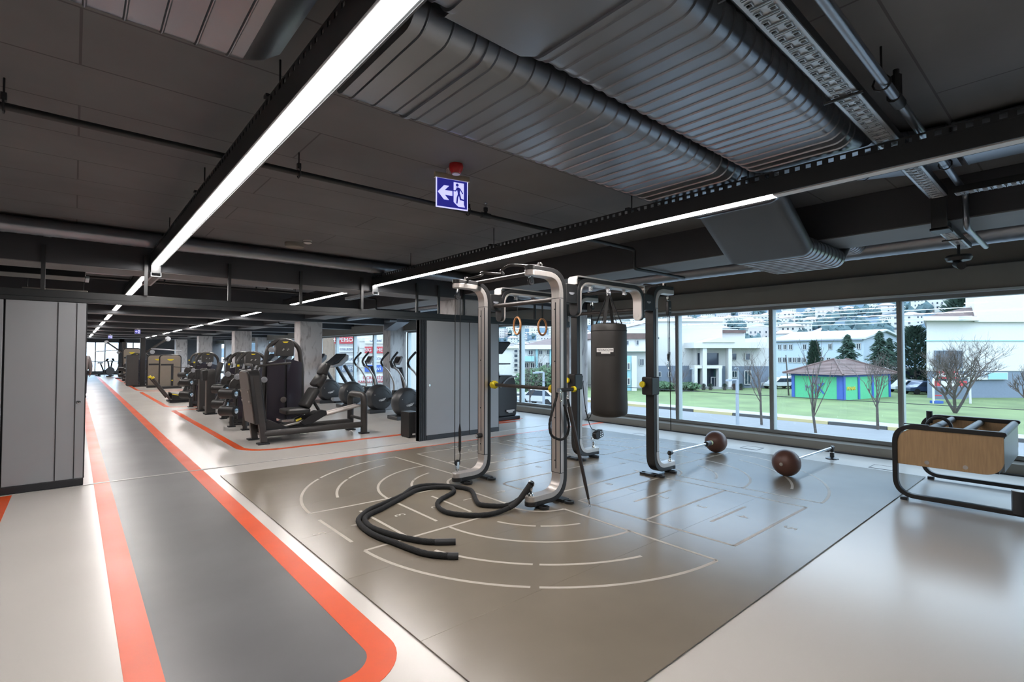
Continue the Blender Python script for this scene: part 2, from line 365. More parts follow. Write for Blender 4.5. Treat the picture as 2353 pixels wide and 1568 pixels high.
for X in (.745, 3.63):
    t = thing('tray_link', 'short galvanised cable tray passing under the first beam, on the %s light line' % ('left' if X < 1 else 'right'), 'cable tray', (X, 7.5, 2.45))
    m = M(); m.bb((-.05, 0, 0), (.05, 1.1, .004)); [m.bb((s*.05-.002, 0, 0), (s*.05+.002, 1.1, .045)) for s in (-1, 1)]; m.build('tray_body', K['traymetal'], t)
    m = M(); [m.bb((-.03, .05+k*.07, -.002), (.03, .085+k*.07, .001)) for k in range(15)]; m.build('slot_rim', K['blackmetal'], t)
    M().bb((-.05, .02, .045), (.05, .06, .28)).build('riser', K['blackmetal'], t)

# ---------------------------------------------------------------- ducts
def oval(x, y0, y1, z0, z1, r, g=0., n=6):
    r = min(r, (z1-z0)/2-.001)
    return [(x, (y0+y1)/2+p, (z0+z1)/2+q) for p, q in rrect(y1-y0+2*g, z1-z0+2*g, r+g, n)]
def ribbed(x0, x1, y0, y1, z0, z1, r, step, g=.007):
    rings = [oval(x0, y0, y1, z0, z1, r)]; x = x0+step*.5
    while x < x1-.02:
        for d, gg in ((-.007, 0), (-.002, g), (.002, g), (.007, 0)): rings.append(oval(x+d, y0, y1, z0, z1, r, gg))
        x += step
    return rings+[oval(x1, y0, y1, z0, z1, r)]
D1, D2 = (1.64, 2.42), (.91, 1.57)
dz = (2.752, 2.935)
t = thing('air_duct', 'wide ribbed grey air duct ending over the lane, top left of the photo', 'duct', (0, 0, 0))
M().loft(ribbed(-3.5, .52, *D1, *dz, .1, .115, .006)).build('ribbed_section', K['duct'], t)
M().loft([oval(.52, *D1, *dz, .1), oval(.6, D1[0]+.02, D1[1]-.02, dz[0]+.02, dz[1], .1), oval(.66, D1[0]+.06, D1[1]-.06, dz[0]+.06, dz[1], .1)]).build('end_cap', K['duct'], t)
t = thing('air_duct', 'ribbed flat oval duct dipping under the beam, left one of the pair', 'duct')
M().loft(ribbed(.95, 1.3, *D1, *dz, .1, .115)).build('ribbed_section', K['duct'], t)
M().loft(ribbed(1.31, 4.3, *D1, *dz, .1, .103)).build('ribbed_section', K['duct'], t)
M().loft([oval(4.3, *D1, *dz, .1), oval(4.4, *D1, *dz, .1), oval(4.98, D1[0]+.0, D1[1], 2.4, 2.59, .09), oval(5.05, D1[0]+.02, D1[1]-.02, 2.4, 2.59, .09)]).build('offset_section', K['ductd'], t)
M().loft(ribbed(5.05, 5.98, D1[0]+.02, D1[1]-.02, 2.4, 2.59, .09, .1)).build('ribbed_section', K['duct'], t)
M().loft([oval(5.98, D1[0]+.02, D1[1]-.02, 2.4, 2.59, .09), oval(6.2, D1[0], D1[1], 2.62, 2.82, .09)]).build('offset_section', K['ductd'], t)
M().loft(ribbed(6.2, 6.72, D1[0], D1[1], 2.62, 2.82, .09, .075)).build('ribbed_section', K['duct'], t)
for x in (1.305, 4.3): M().loft([oval(x-.012, *D1, *dz, .1, .012), oval(x+.012, *D1, *dz, .1, .012)]).build('flange_joint', K['duct'], t)
t = thing('air_duct', 'ribbed flat oval duct bending right, right one of the pair', 'duct')
M().loft(ribbed(-2.5, 1.02, *D2, *dz, .1, .13)).build('ribbed_section', K['duct'], t)
M().loft([oval(1.02, *D2, *dz, .02), oval(1.4, *D2, *dz, .02), oval(1.47, *D2, *dz, .1)]).build('box_section', K['duct'], t)
M().loft(ribbed(1.47, 3.55, *D2, *dz, .1, .09)+[oval(3.75, *D2, 2.81, 2.935, .06)]).build('ribbed_section', K['duct'], t)
for x in (1.02, 1.47): M().loft([oval(x-.012, *D2, *dz, .1, .012), oval(x+.012, *D2, *dz, .1, .012)]).build('flange_joint', K['duct'], t)
rings = []; cxx, cyy = 3.75, .575                                      # lobster-back elbow turning towards -y
for i in range(6):
    a = R(90-18*i)
    for g in ((0, .006, 0) if 0 < i < 5 else (0,)):
        b = a + (0 if g else (.0 if len(rings) == 0 else 0)); rings.append([(cxx+(.62+p)*math.cos(b), cyy+(.62+p)*math.sin(b), 2.8725+q) for p, q in rrect(.66+2*g, .125+2*g, .06+g, 6)])
M().loft(rings).build('elbow', K['duct'], t)
rr2 = []
y = .55
while y > -3:
    for d, g in ((0, 0), (-.01, .006), (-.02, 0)): rr2.append([(cxx+.62+p, y+d, 2.8725+q) for p, q in rrect(.66+2*g, .125+2*g, .06+g, 6)])
    y -= .42
M().loft(rr2).build('straight_section', K['duct'], t)
def round_duct(a, b, r, lab, step=.12, name='round_duct'):
    t = thing(name, lab, 'duct'); a, b = Vector(a), Vector(b); n = int((b-a).length/step); pts = []; rad = []
    for i in range(n):
        for d, g in ((0, 0), (.35, .003), (.5, 0)): pts.append(a+(b-a)*((i+d)/n)); rad.append(r+g)
    m = M(); m.tube(pts+[b], rad+[r], 16); m.build('spiral_pipe', K['duct'], t)
    j = M()
    for q in (.22, .55, .85): p = a+(b-a)*q; d = (b-a).normalized()*.03; j.cyl(p-d, p+d, r+.006, n=16)
    j.build('coupling', K['duct'], t); return t
round_duct((6.75, -3, 2.71), (6.75, 7.5, 2.71), .13, 'round spiral duct running along the windows behind the long beam')
round_duct((-7, 7.3, 2.845), (5.3, 7.3, 2.845), .09, 'round spiral duct running across in front of the first cross beam')
round_duct((6.75, 8.3, 2.71), (6.75, 16, 2.71), .13, 'round spiral duct near the windows beyond the first cross beam')
round_duct((-7, 10.2, 2.845), (3.2, 10.2, 2.845), .09, 'round duct crossing above the lane beyond the first beam')
# small fan coil and diffuser above the left partition
t = thing('fan_coil_unit', 'dark metal ventilation box with open grille above left partition', 'ventilation unit', (-.35, 8.9, 2.5))
m = M(); m.loft([[(x, y, z) for x, y in ((-.55, -.25), (.45, -.25), (.45, .25), (-.55, .25))] for z in (.0, .3)]); m.build('casing', K['blackmetal'], t, bevel=.01)
M().bb((.45, -.25, -.005), (.49, .25, .02)).build('edge_strip', K['aluL'], t)
round_duct((-7, 8.7, 2.5), (-.9, 8.7, 2.5), .13, 'thick round duct at the far left above the partition')
t = thing('return_grille_box', 'pale grey return air box below the duct above left partition', 'ventilation unit', (-.2, 10.6, 2.3)); M().bb((-.4, -.2, 0), (.35, .2, .2)).build('casing', K['bulk'], t, bevel=.01); M().bb((-.38, -.205, .02), (.33, -.2, .18)).build('grille', K['duct'], t); m = M(); [m.cyl((x, 0, .2), (x, 0, .65), .006, n=6) for x in (-.35, .3)]; m.build('hanger_rod', K['blackmetal'], t)
# window-side wall unit by the second column
t = thing('air_outlet', 'dark box outlet with ribbed throat at head of far window column', 'ventilation unit', (8.2, 15.4, 2.3)); M().loft([[(x, -.5, z) for x, z in ((-.25, .25), (.2, .25), (.2, .6), (-.25, .6))], [(x, .4, z) for x, z in ((-.25, 0), (.2, 0), (.2, .6), (-.25, .6))]]).build('casing', K['duct'], t); M().bb((-.5, -.5, .25), (-.25, -.1, .3)).build('throat', K['traymetal'], t)

# ---------------------------------------------------------------- pipes, trays
def pipe_row(y, lab):
    t = thing('sprinkler_pipe', lab, 'pipe')
    m = M(); m.tube(rounded([(-7.5, y, 2.8), (5.24, y, 2.8), (5.24, y, 2.56), (6.4, y, 2.56)], .05, 4), .021, 10); m.build('pipe_run', K['blackmetal'], t)
    for x in (-4, -2, -.3, 1.2, 2.7, 4.2):
        h = M(); h.cyl((x, y, 2.84), (x, y, SLAB), .005, n=6); h.tube([(x, y+.034*math.cos(R(a)), 2.805+.04*math.sin(R(a))) for a in range(0, 360, 40)], .005, 5, True); h.bb((x-.012, y-.014, 2.83), (x+.012, y+.014, 2.87)); h.build('pipe_hanger', K['blackmetal'], t)
    for x in (-3.2, 2.9, ):
        h = M(); h.cyl((x, y, 2.8), (x, y, 2.87), .016, n=8); h.cyl((x-.05, y, 2.8), (x+.05, y, 2.8), .028, n=10); h.cyl((x, y, 2.84), (x, y, 2.875), .022, n=8); h.build('tee', K['blackmetal'], t)
        h2 = M(); h2.cyl((x, y, 2.875), (x, y, 2.915), .012, .006, 8); h2.cyl((x, y, 2.917), (x, y, 2.921), .02, n=10); [h2.cyl((x+s*.014, y, 2.89), (x+s*.014, y, 2.918), .003, n=5) for s in (-1, 1)]; h2.build('sprinkler_head', K['chrome'], t)
    return t
p0 = pipe_row(3.72, 'dark sprinkler pipe crossing the ceiling in front of the exit sign')
dup(p0, (0, 7.1, -.03), label='dark sprinkler pipe crossing just beyond the first cross beam')
dup(p0, (0, 14.4, -.03), label='dark sprinkler pipe crossing in the third ceiling bay')
# perforated cable tray: a real pierced sheet
def tray(a, b, wd, name, lab, step=.074):
    a, b = Vector(a), Vector(b); L = (b-a).length; d = (b-a)/L; s = Vector((0, 0, 1)).cross(d); t = thing(name, lab, 'cable tray'); n = int(L/step); m = M(); r = M()
    def Q(u, v, z=0): return a+d*u+s*v+Vector((0, 0, z))
    cv = [-wd/2, -wd*.33, -wd*.14, wd*.14, wd*.33, wd/2]
    for i in range(n):
        u0 = i*step; cu = [u0, u0+step*.1, u0+step*.42, u0+step*.64, u0+step*.8, u0+step]
        for p in range(5):
            for q in range(5):
                hole = (p == 1 and q in (1,)) or (p == 1 and q == 3) or (p == 3 and q in (1, 2, 3))
                if not hole: m.add([Q(cu[p], cv[q]), Q(cu[p+1], cv[q]), Q(cu[p+1], cv[q+1]), Q(cu[p], cv[q+1])], [(0, 1, 2, 3)])
        for (u1, u2, v1, v2) in ((cu[1], cu[2], cv[1], cv[2]), (cu[1], cu[2], cv[3], cv[4]), (cu[3], cu[4], cv[1], cv[4])):
            r.tube([Q(u1, v1, -.004), Q(u2, v1, -.004), Q(u2, v2, -.004), Q(u1, v2, -.004)], .0035, 5, True)
    m.build('pierced_floor', K['traymetal'], t); r.build('embossed_rims', K['traymetal'], t, kind='stuff')
    w2 = M()
    for k in (-1, 1): w2.loft([[Q(u, k*wd/2+e, z) for e, z in ((-.002, 0), (.002, 0), (.002, .05), (-.002, .035))] for u in (0, L)])
    w2.build('side_rails', K['blackmetal'], t)
    for u in [x*1.1+.5 for x in range(int(L/1.1))]:
        h = M(); h.cyl(Q(u, wd/2+.02, .03), Q(u, wd/2+.02, max(.1, SLAB-a.z)), .005, n=6); h.tube([Q(u, -wd/2-.02, -.01), Q(u, wd/2+.03, -.01)], .008, 5); h.build('hanger', K['blackmetal'], t)
    return t
tray((1.2, .755, 2.755), (5.2, .79, 2.755), .115, 'cable_tray', 'long perforated galvanised cable tray running diagonally across top right')
t = tray((5.36, .79, 2.52), (6.5, .8, 2.52), .1, 'cable_tray', 'short perforated tray dropping below the long beam at the right')
M().loft([[(5.2, y, 2.78), (5.22, y, 2.78)] if 0 else [(5.2, .74, z), (5.2, .84, z), (5.22, .84, z), (5.22, .74, z)] for z in (2.5, 2.8)]).build('drop_plate', K['blackmetal'], t)
M().bb((5.2, .73, 2.49), (5.38, .85, 2.51)).build('junction_plate', K['blackmetal'], t)
tray((4.98, .66, 2.7), (4.98, -2.5, 2.7), .09, 'cable_tray', 'narrow perforated tray branching to the right edge of photo')
t = thing('steel_conduit', 'plain grey steel conduit beside the perforated tray, top right', 'pipe'); m = M(); m.tube(rounded([(.5, .6, 2.775), (5.3, .64, 2.775), (5.3, .64, 2.5), (6.4, .64, 2.5)], .06, 4), .022, 10); m.build('pipe_run', K['duct'], t)
for x in (2.85, 4.4):
    h = M(); h.cyl((x, .63, 2.8), (x, .63, SLAB), .005, n=6); h.tube([(x, .63+.036*math.cos(R(a)), 2.775+.036*math.sin(R(a))) for a in range(0, 360, 40)], .005, 5, True); h.build('pipe_hanger', K['blackmetal'], t)
h = M(); h.cyl((3.1, .625, 2.775), (3.1, .625, 2.9), .024, n=8); h.cyl((3.04, .625, 2.775), (3.16, .625, 2.775), .03, n=10); h.cyl((3.1, .625, 2.9), (3.1, .625, 2.93), .014, n=8); h.build('sprinkler_head', K['blackmetal'], t)
t = thing('security_camera', 'small dark camera on bracket below tray at right', 'camera', (6.15, .8, 2.36)); M().cyl((0, 0, .04), (0, 0, .15), .012, n=8).build('bracket', K['blackmetal'], t); m = M(); m.lathe([(.0, .05), (.09, .05), (.1, .03), (.085, 0), (.0, 0)], (0, 0, 0)); m.build('base_plate', K['blackmetal'], t); M().cyl((-.09, -.03, -.06), (.04, .02, -.02), .035, n=12).build('housing', K['blackmetal'], t)

# ---------------------------------------------------------------- ceiling fittings
t = thing('fire_detector', 'red round fire alarm sounder above the blue exit sign', 'detector', (2.42, 3.35, SLAB)); t.location = on(2, SLAB, 1048, 378)
m = M(); m.lathe([(.0, 0), (.052, 0), (.056, -.02), (.05, -.045), (.036, -.068), (.0, -.072)], (0, 0, 0)); m.build('red_body', K['red'], t)
m = M(); m.lathe([(.0, -.0705), (.03, -.07), (.03, -.078), (.0, -.079)], (0, 0, 0)); m.build('lens', K['white'], t)
t = thing('smoke_detector', 'small white smoke detector on dark ceiling left of centre', 'detector', on(2, SLAB, 707, 553)); m = M(); m.lathe([(0, 0), (.055, 0), (.055, -.02), (.048, -.035), (.03, -.042), (0, -.043)], (0, 0, 0)); m.build('body', K['white'], t); M().lathe([(.046, -.022), (.0565, -.022), (.0565, -.028), (.046, -.028)], (0, 0, 0)).build('vent_ring', K['seal'], t)
t = thing('ceiling_speaker', 'round flat grey disc speaker beside the white smoke detector', 'speaker', on(2, SLAB-.05, 677, 568)); m = M(); m.lathe([(0, 0), (.11, 0), (.12, .02), (.12, .05), (0, .05)], (0, 0, 0)); m.build('rim', K['bulk'], t); M().lathe([(0, -.003), (.095, -.003), (.095, .002), (0, .002)], (0, 0, 0)).build('grille', K['bulk'], t)
# exit sign
sx = Vector((.975, -.223, 0)); sn = Vector((-.223, -.975, 0))
def exit_sign(o, sc, lab):
    t = thing('exit_sign', lab, 'sign', o, 0, 'exit signs')
    def P(x, z, d=0): return sx*(x*sc)+Vector((0, 0, z*sc))+sn*(d*sc)
    m = M(); m.loft([[P(x, z, d) for d, z in ((-.022, 0), (.022, 0), (.022, .03), (.012, .045), (-.012, .045), (-.022, .03))] for x in (-.155, .155)]); m.build('housing', mat('cream_plastic', (.6, .55, .4), .5), t)
    m = M(); m.loft([[P(x, z, d) for d, z in ((-.02, .04), (.02, .04), (.02, .11), (-.02, .11))] for x in (-.045, .05)]); m.build('bracket', K['white'], t)
    def pl(poly, d, mm, nm, h=.002):
        m = M(); m.loft([[P(x, z, d+e) for x, z in poly] for e in (0, h)]); m.build(nm, mm, t)
    pl([(-.145, -.25), (.145, -.25), (.145, 0), (-.145, 0)], 0, K['signwhite'], 'lit_edge', .006)
    pl([(-.135, -.24), (.135, -.24), (.135, -.002), (-.135, -.002)], .006, K['blueprint'], 'blue_face')
    pl([(-.13, -.12), (-.075, -.06), (-.03, -.06), (-.068, -.1), (.0, -.1), (.0, -.14), (-.068, -.14), (-.03, -.18), (-.075, -.18)], .009, K['signwhite'], 'arrow')
    pl([(.012, -.02), (.105, -.02), (.105, -.16), (.105, -.2), (.115, -.225), (.055, -.225), (.012, -.19)], .009, K['signwhite'], 'door_shape')
    pl([(.043+.013*math.cos(R(a)), -.042+.013*math.sin(R(a))) for a in range(0, 360, 30)], .012, K['blueprint'], 'runner_head')
    for poly in ([(.036, -.062), (.06, -.062), (.07, -.075), (.066, -.12), (.048, -.12), (.046, -.1)], [(.05, -.115), (.064, -.12), (.052, -.15), (.046, -.2), (.034, -.2), (.038, -.15)], [(.056, -.115), (.07, -.115), (.08, -.155), (.112, -.16), (.11, -.172), (.068, -.168)], [(.04, -.062), (.05, -.072), (.03, -.1), (.008, -.098), (.01, -.09), (.026, -.09)], [(.058, -.062), (.07, -.067), (.098, -.108), (.09, -.114)]): pl(poly, .012, K['blueprint'], 'runner_limb')
    return t
exit_sign(Vector((2.215, 3.27, 2.865)), .92, 'blue lit exit sign with white arrow and running figure, hung below red detector')
exit_sign(Vector((1.88, 24.62, 2.454)), .6, 'small distant blue exit sign below a beam, nearer of the far two')
exit_sign(Vector((1.4, 33.1, 2.456)), .6, 'tiny far blue exit sign beyond all the other signs')

# ---------------------------------------------------------------- partitions and their track
t = thing('partition_track', 'black ceiling track carrying the movable grey partition panels', 'track', (0, 7.65, 2.09))
m = M(); m.bb((-7.9, -.05, 0), (8.3, .05, .045)); m.bb((-7.9, -.04, .045), (8.3, .04, .125)); m.build('rail', K['blackmetal'], t, bevel=.004)
for x in (-2.9, -2, -1.12, -.27, .65, 1.56, 2.49, 3.43, 4.42, 4.86, 5.4, 6.33, 7.2): M().bb((x-.018, -.09, .125), (x+.018, -.055, .62)).build('hanger_post', K['blackmetal'], t)
def ppanel(x0, x1, lab, lock=None, edge=None):
    t = thing('partition_panel', lab, 'partition', ((x0+x1)/2, 7.65, 0), 0, 'movable partition panels'); w = (x1-x0)/2
    M().bb((-w+.006, -.045, .085), (w-.006, .045, 2.085)).build('panel_face', K['panel'], t, bevel=.004)
    M().bb((-w, -.055, .005), (w, .055, .085)).build('bottom_seal', K['seal'], t, bevel=.006)
    m = M(); [m.bb((s*w-.006, -.04, .085), (s*w+.006, .04, 2.085)) for s in (-1, 1)]; m.build('edge_gasket', K['seal'], t)
    if lock is not None:
        m = M(); m.lathe([(0, 0), (.02, 0), (.022, .004), (.018, .009), (.0, .01)], (lock-(x0+x1)/2, -.045, .95), (0, -1, 0)); m.build('lock_knob', K['chrome'], t); M().cyl((lock-(x0+x1)/2, -.0555, .95), (lock-(x0+x1)/2, -.0558, .95), .005).build('key_slot', K['seal'], t)
    if edge:
        m = M()
        for k in range(4): m.bb((-w-.14+k*.033, -.06, .0), (-w-.117+k*.033, .06, 2.09))
        m.bb((-w-.14, -.045, .0), (-w, .045, 2.085)); m.build('rubber_end_post', K['seal'], t)
ppanel(-1.75, -.57, 'wide grey partition panel cut by the left edge of the photo')
ppanel(-.565, .106, 'grey partition panel with lock, the last one beside the orange lane border', lock=.05)
for x in (-.14, .02): M((-.2295, 7.65, 0)).bb((x-.004, 7.6, .09), (x+.004, 7.606, 2.08)).build('panel_groove', K['seal'], [o for o in COL.objects if o.name == 'partition_panel.001'][0])
ppanel(4.63, 5.555, 'blue-grey partition panel with lock knob, left of the cable posts', lock=4.7, edge=True)
ppanel(5.56, 6.26, 'narrow blue-grey partition panel ending behind the training rig')
t = thing('subwoofer', 'small black speaker box standing on floor against partition end', 'speaker', (4.63, 8.15, 0)); M().bb((-.1, -.13, .012), (.1, .17, .46)).build('cabinet', K['black'], t, bevel=.006); M().bb((-.03, -.133, .05), (.03, -.13, .075)).build('badge', K['logo'], t)
m = M(); [m.cyl((x, y, 0), (x, y, .014), .015) for x in (-.08, .08) for y in (-.1, .14)]; m.build('feet', K['seal'], t)
# floor boxes along the glazing
for i, (u, v) in enumerate(((1470, 1000), (1728, 1030), (2030, 1075))):
    p = fl(u, v); t = thing('floor_box', ['flush floor outlet lid near the window, left of three', 'flush floor outlet lid behind the far brown ball', 'flush floor outlet lid near the wooden bench'][i], 'floor outlet', (p.x, p.y, 0), 0, 'floor outlet lids')
    m = M(); [m.bb((-.13, s*.13-.006, 0), (.13, s*.13+.006, .004)) for s in (-1, 1)]; [m.bb((s*.13-.006, -.13, 0), (s*.13+.006, .13, .004)) for s in (-1, 1)]; m.build('rim', K['blackmetal'], t); M().bb((-.124, -.124, 0), (.124, .124, .002)).build('lid', K['floor'], t)

# ---------------------------------------------------------------- training mat with printed lines
t = thing('training_mat', 'large taupe rubber training mat printed with white ladders and arcs', 'mat', (1.385, 1.37, 0)); MT = t; mo = Vector(t.location)
ys = [1.37+.9483*k for k in range(7)]
for a, b in zip(ys, ys[1:]):
    m = M(mo); m.bb((1.385, a+.0004, 0.003), (7.85, b-.0004, .01)); m.build('mat_sheet', K['mat'], t, bevel=.001, seg=1)
ZL = .0107
def lines(pls, wd=.028):
    for p in pls:
        m = M(mo); m.strip([(q[0], q[1]) for q in p], wd, .0095, ZL); m.build('printed_line', K['line'], MT)
def arcs(cx, cy, a0, a1):
    A = lambda r, p, q: [(cx+r*math.cos(R(p+(q-p)*i/24)), cy+r*math.sin(R(p+(q-p)*i/24))) for i in range(25)]
    s = (a1-a0)/90.0; g = .9; mid = (a0+a1)/2
    P = []
    for r, gp in ((1.91, g), (1.13, 0), (.35, 0)):
        P += [A(r, a0, mid-gp*s), A(r, mid+gp*s, a1)] if gp else [A(r, a0, a1)]
    for r, sp, gp in ((1.56, 31, .9), (.76, 30, 1.6)): P += [A(r, mid-sp*s, mid-gp*s), A(r, mid+gp*s, mid+sp*s)]
    for a in (a0, a1): P.append([(cx+r*math.cos(R(a)), cy+r*math.sin(R(a))) for r in (.35, 1.91)])
    lines(P)
arcs(3.6, 3.72, 180+2, 270-2); arcs(3.6, 4.76, 180-2, 90+2); arcs(5.6, 3.72, 270+2, 360-2); arcs(5.6, 4.76, 90-2, 2)
def nums(ux, o, ds):
    ux = Vector(ux); up = ux; rt = Vector((ux.y, -ux.x, 0))
    for i, d in enumerate(ds): text(str(i), .15, K['line'], 'printed_numeral', MT, Vector(o)+ux*d-mo+Vector((0, 0, ZL-.0005)), rt, up, .0006)
def ladder(o, s):                            # bordered ladder towards the camera side (s = -1) and the far side (s = 1)
    Q = lambda x, d: (x, o+s*d)
    lines([[Q(3.9, 0), Q(5.4, 0)], [Q(3.9, 0), Q(3.9, 1.6)], [Q(5.4, 0), Q(5.4, 1.6)], [Q(3.89, 1.6), Q(5.41, 1.6)], [Q(3.9, .79), Q(5.4, .79)], [Q(4.3, .39), Q(4.97, .39)], [Q(4.3, 1.2), Q(4.97, 1.2)]])
    nums((0, s, 0), (4.66, o, 0), (-.22, .1, .49, .91, 1.32, 1.72))
ladder(3.46, -1); ladder(5.05, 1)
def open_ladder(o, s):                       # unbordered ladder between two arcs
    for d, a, b in ((0, 3.88, 4.6), (.42, 3.89, 4.58), (.81, 3.87, 4.58), (1.2, 3.68, 4.6), (1.59, 3.88, 4.59)): lines([[(o+s*d, a), (o+s*d, b)]])
    nums((s, 0, 0), (o, 4.24, 0), (-.25, .2, .58, .97, 1.38, 1.71))
open_ladder(3.28, -1); open_ladder(5.92, 1)
lines([[p[:2] for p in rr(3.74, 3.8, 5.46, 4.5, .08)]+[(5.46, 3.9)]])
# ================================================================= training rig
PX, PXR, PYN, PYF = 3.72, 5.42, 3.58, 4.82
rig = thing('training_rig', 'tall silver and black four-post training rig standing on the taupe mat', 'training rig', (4.57, 4.2, 0)); ro = Vector(rig.location)
def c_path(x, y, s):                       # C-shaped post opening towards s
    return rounded([(x+s*.37, y, .065), (x, y, .065), (x, y, 2.315), (x+s*.37, y, 2.315)], .22, 8)
def post(x, y, s):
    pth = c_path(x, y, s); W = .065
    m = M(ro); m.sweep(pth, [(a, b) for a, b in rrect(2*W, .05, .012, 2)] and [(p, q) for p, q in [(-W, -.03), (W, -.03), (W, .025), (-W, .025)]], (0, 1, 0)); f = m.build('post_channel', K['silver'], rig, bevel=.006)
    return pth
def cpost(x, y, s):
    # silver channel inside the C, black spine outside it
    W = .06; sg = -s
    inner = rounded([(x+s*.37, y, .105), (x, y, .105), (x, y, 2.285), (x+s*.37, y, 2.285)], .2, 8)
    outer = rounded([(x+s*.37, y, .062), (x-s*.052, y, .062), (x-s*.052, y, 2.328), (x+s*.37, y, 2.328)], .25, 8)
    m = M(ro); m.sweep(inner, [(-W, -.027), (W, -.027), (W, .027), (-W, .027)], (0, 1, 0)); m.cyl((x+s*.37, y, .078), (x+s*.37, y, .132), W, n=20); m.cyl((x+s*.37, y, 2.258), (x+s*.37, y, 2.312), W, n=20); m.build('silver_channel', K['silver'], rig, bevel=.005)
    m = M(ro); m.sweep(outer, [(-W*.97, -.026), (W*.97, -.026), (W*.97, .026), (-W*.97, .026)], (0, 1, 0)); m.cyl((x+s*.37, y, .034), (x+s*.37, y, .077), W*1.05, n=20); m.cyl((x+s*.37, y, 2.313), (x+s*.37, y, 2.357), W*.97, n=20)
    m.build('black_spine', K['black'], rig, bevel=.006)
    m = M(ro); m.bb((x+s*.0272, y-.006, .34), (x+s*.0285, y+.006, 2.02)); m.bb((x-.03, y-W-.0012, .3), (x-.018, y-W+.001, 2.05)); m.bb((x-.03, y+W-.001, .3), (x-.018, y+W+.0012, 2.05)); m.build('adjustment_slot', K['seal'], rig)
    m = M(ro)
    for z in (.42, .85, 1.42, 1.95): m.cyl((x+s*.027, y+.012, z), (x+s*.03, y+.012, z), .007, n=8)
    m.build('peg_hole', K['seal'], rig, kind='stuff')
    m = M(ro)
    for z in (.3, 2.06): m.bb((x-.028+s*.0, y-W-.0015, z-.003), (x+.0285, y+W+.0015, z+.003))
    m.build('channel_joint', K['char'], rig)
    for dx, dy in ((-s*.04, .16), (-s*.04, -.16), (s*.28, -.12)):          # anchor tabs with bolt holes
        m = M(ro); c = Vector((x+dx, y+dy*.75, .018)); e = Vector((x+dx, y, .018))
        m.lathe([(.024, -.009), (.05, -.009), (.05, .012), (.024, .012), (.024, -.009)], c, n=16); m.box((c+e)/2+(e-c)*.25, (.07 if abs(dx) < .1 else .09, (e-c).length*.6, .02)); m.build('anchor_tab', K['black'], rig)
    m = M(ro); m.box((x-s*.05, y, .018), (.1, .13, .03)); m.build('foot_block', K['black'], rig, bevel=.005)
for (x, s) in ((PX, -1), (PXR, 1)):
    for y in (PYN, PYF): cpost(x, y, s)
def arch(y):
    x0, x1, zt, zb = 3.98, 5.14, 2.285, 1.955
    for nm, mt, d, th in (('arch_inner_shell', 'silver', -.036, .022), ('arch_core', 'black', -.004, .042), ('arch_outer_shell', 'silver', .026, .016)):
        zz_ = zb if nm != 'arch_outer_shell' else 2.225
        p = rounded([(x0-d, y, zz_), (x0-d, y, zt+d), (x1+d, y, zt+d), (x1+d, y, zz_)], .2+d if nm != 'arch_outer_shell' else (zt+d-2.23)*.5+.03, 9)
        W = .062 if nm != 'arch_core' else .06
        m = M(ro); m.sweep(p, [(-W, -th/2), (W, -th/2), (W, th/2), (-W, th/2)], (0, 1, 0))
        for xx in ((x0-d, x1+d) if nm != 'arch_outer_shell' else ()): m.cyl((xx-th/2, y, zb), (xx+th/2, y, zb), W, n=22)
        m.build(nm, K[mt], rig, bevel=.004)
    m = M(ro)
    for xx, s in ((x0+.048, 1), (x1-.048, -1)): m.cyl((xx, y, zb), (xx+s*.003, y, zb), .022, n=16)
    m.build('arch_end_bolt', K['silver'], rig)
    for xa, xb, s in ((3.795, 3.955, 1), (5.165, 5.345, -1)):
        m = M(ro); m.bb((xa, y-.058, 2.02), (xb, y+.058, 2.22)); m.build('joint_box', K['black'], rig, bevel=.008)
        m = M(ro); lx = (xa+xb)/2
        m.prism([(-.04, .012), (.04, .012), (.04, .002), (.026, -.002), (.02, -.012), (-.02, -.012), (-.026, -.004), (-.04, -.002)], (lx, y-.0585, 2.12), (1, 0, 0), (0, 0, 1), .002); m.build('badge', K['greyp'], rig)
    m = M(ro)
    for xx in (4.25, 4.55, 4.85):
        m.box((xx, y, 2.237), (.05, .06, .016)); [m.box((xx+k*.018, y, 2.21), (.006, .034, .05)) for k in (-1, 1)]; m.cyl((xx-.024, y, 2.2), (xx+.024, y, 2.2), .007, n=8)
    m.build('hanging_lug', K['chrome'], rig)
arch(PYN); arch(PYF)
m = M(ro); m.cyl((3.86, PYN, 2.075), (3.86, PYF, 2.075), .026, n=16); m.build('cross_bar', K['bar'], rig)
m = M(ro); m.cyl((5.3, PYN, 2.05), (5.3, PYF, 2.05), .024, n=16); m.build('cross_bar', K['bar'], rig)
# profiled chin-up bars on the arms
def chin(x, s):
    y0, y1 = PYN, PYF; z = 2.375
    m = M(ro); m.tube(smooth([(x+s*.25, y0-.03, z), (x+s*.25, y0+.1, z), (x+s*.23, y0+.26, z+.03), (x+s*.33, y0+.36, z+.035), (x+s*.33, y0+.5, z), (x+s*.21, (y0+y1)/2, z-.01), (x+s*.33, y1-.5, z), (x+s*.33, y1-.4, z+.02), (x+s*.22, y1-.26, z+.02), (x+s*.25, y1-.1, z), (x+s*.25, y1+.03, z)], 6), .014, 10); m.build('chin_up_bar', K['char'], rig)
    m = M(ro); m.cyl((x+s*.1, y0, 2.345), (x+s*.1, y1, 2.345), .022, n=12); m.build('top_tube', K['char'], rig)
    m = M(ro); [m.cyl((x+s*.25, y, 2.35), (x+s*.25, y, 2.4), .018, n=10) for y in (y0, y1)]; m.build('bar_clamp', K['silver'], rig)
chin(PX, -1); chin(PXR, 1); rig.location.z = .006
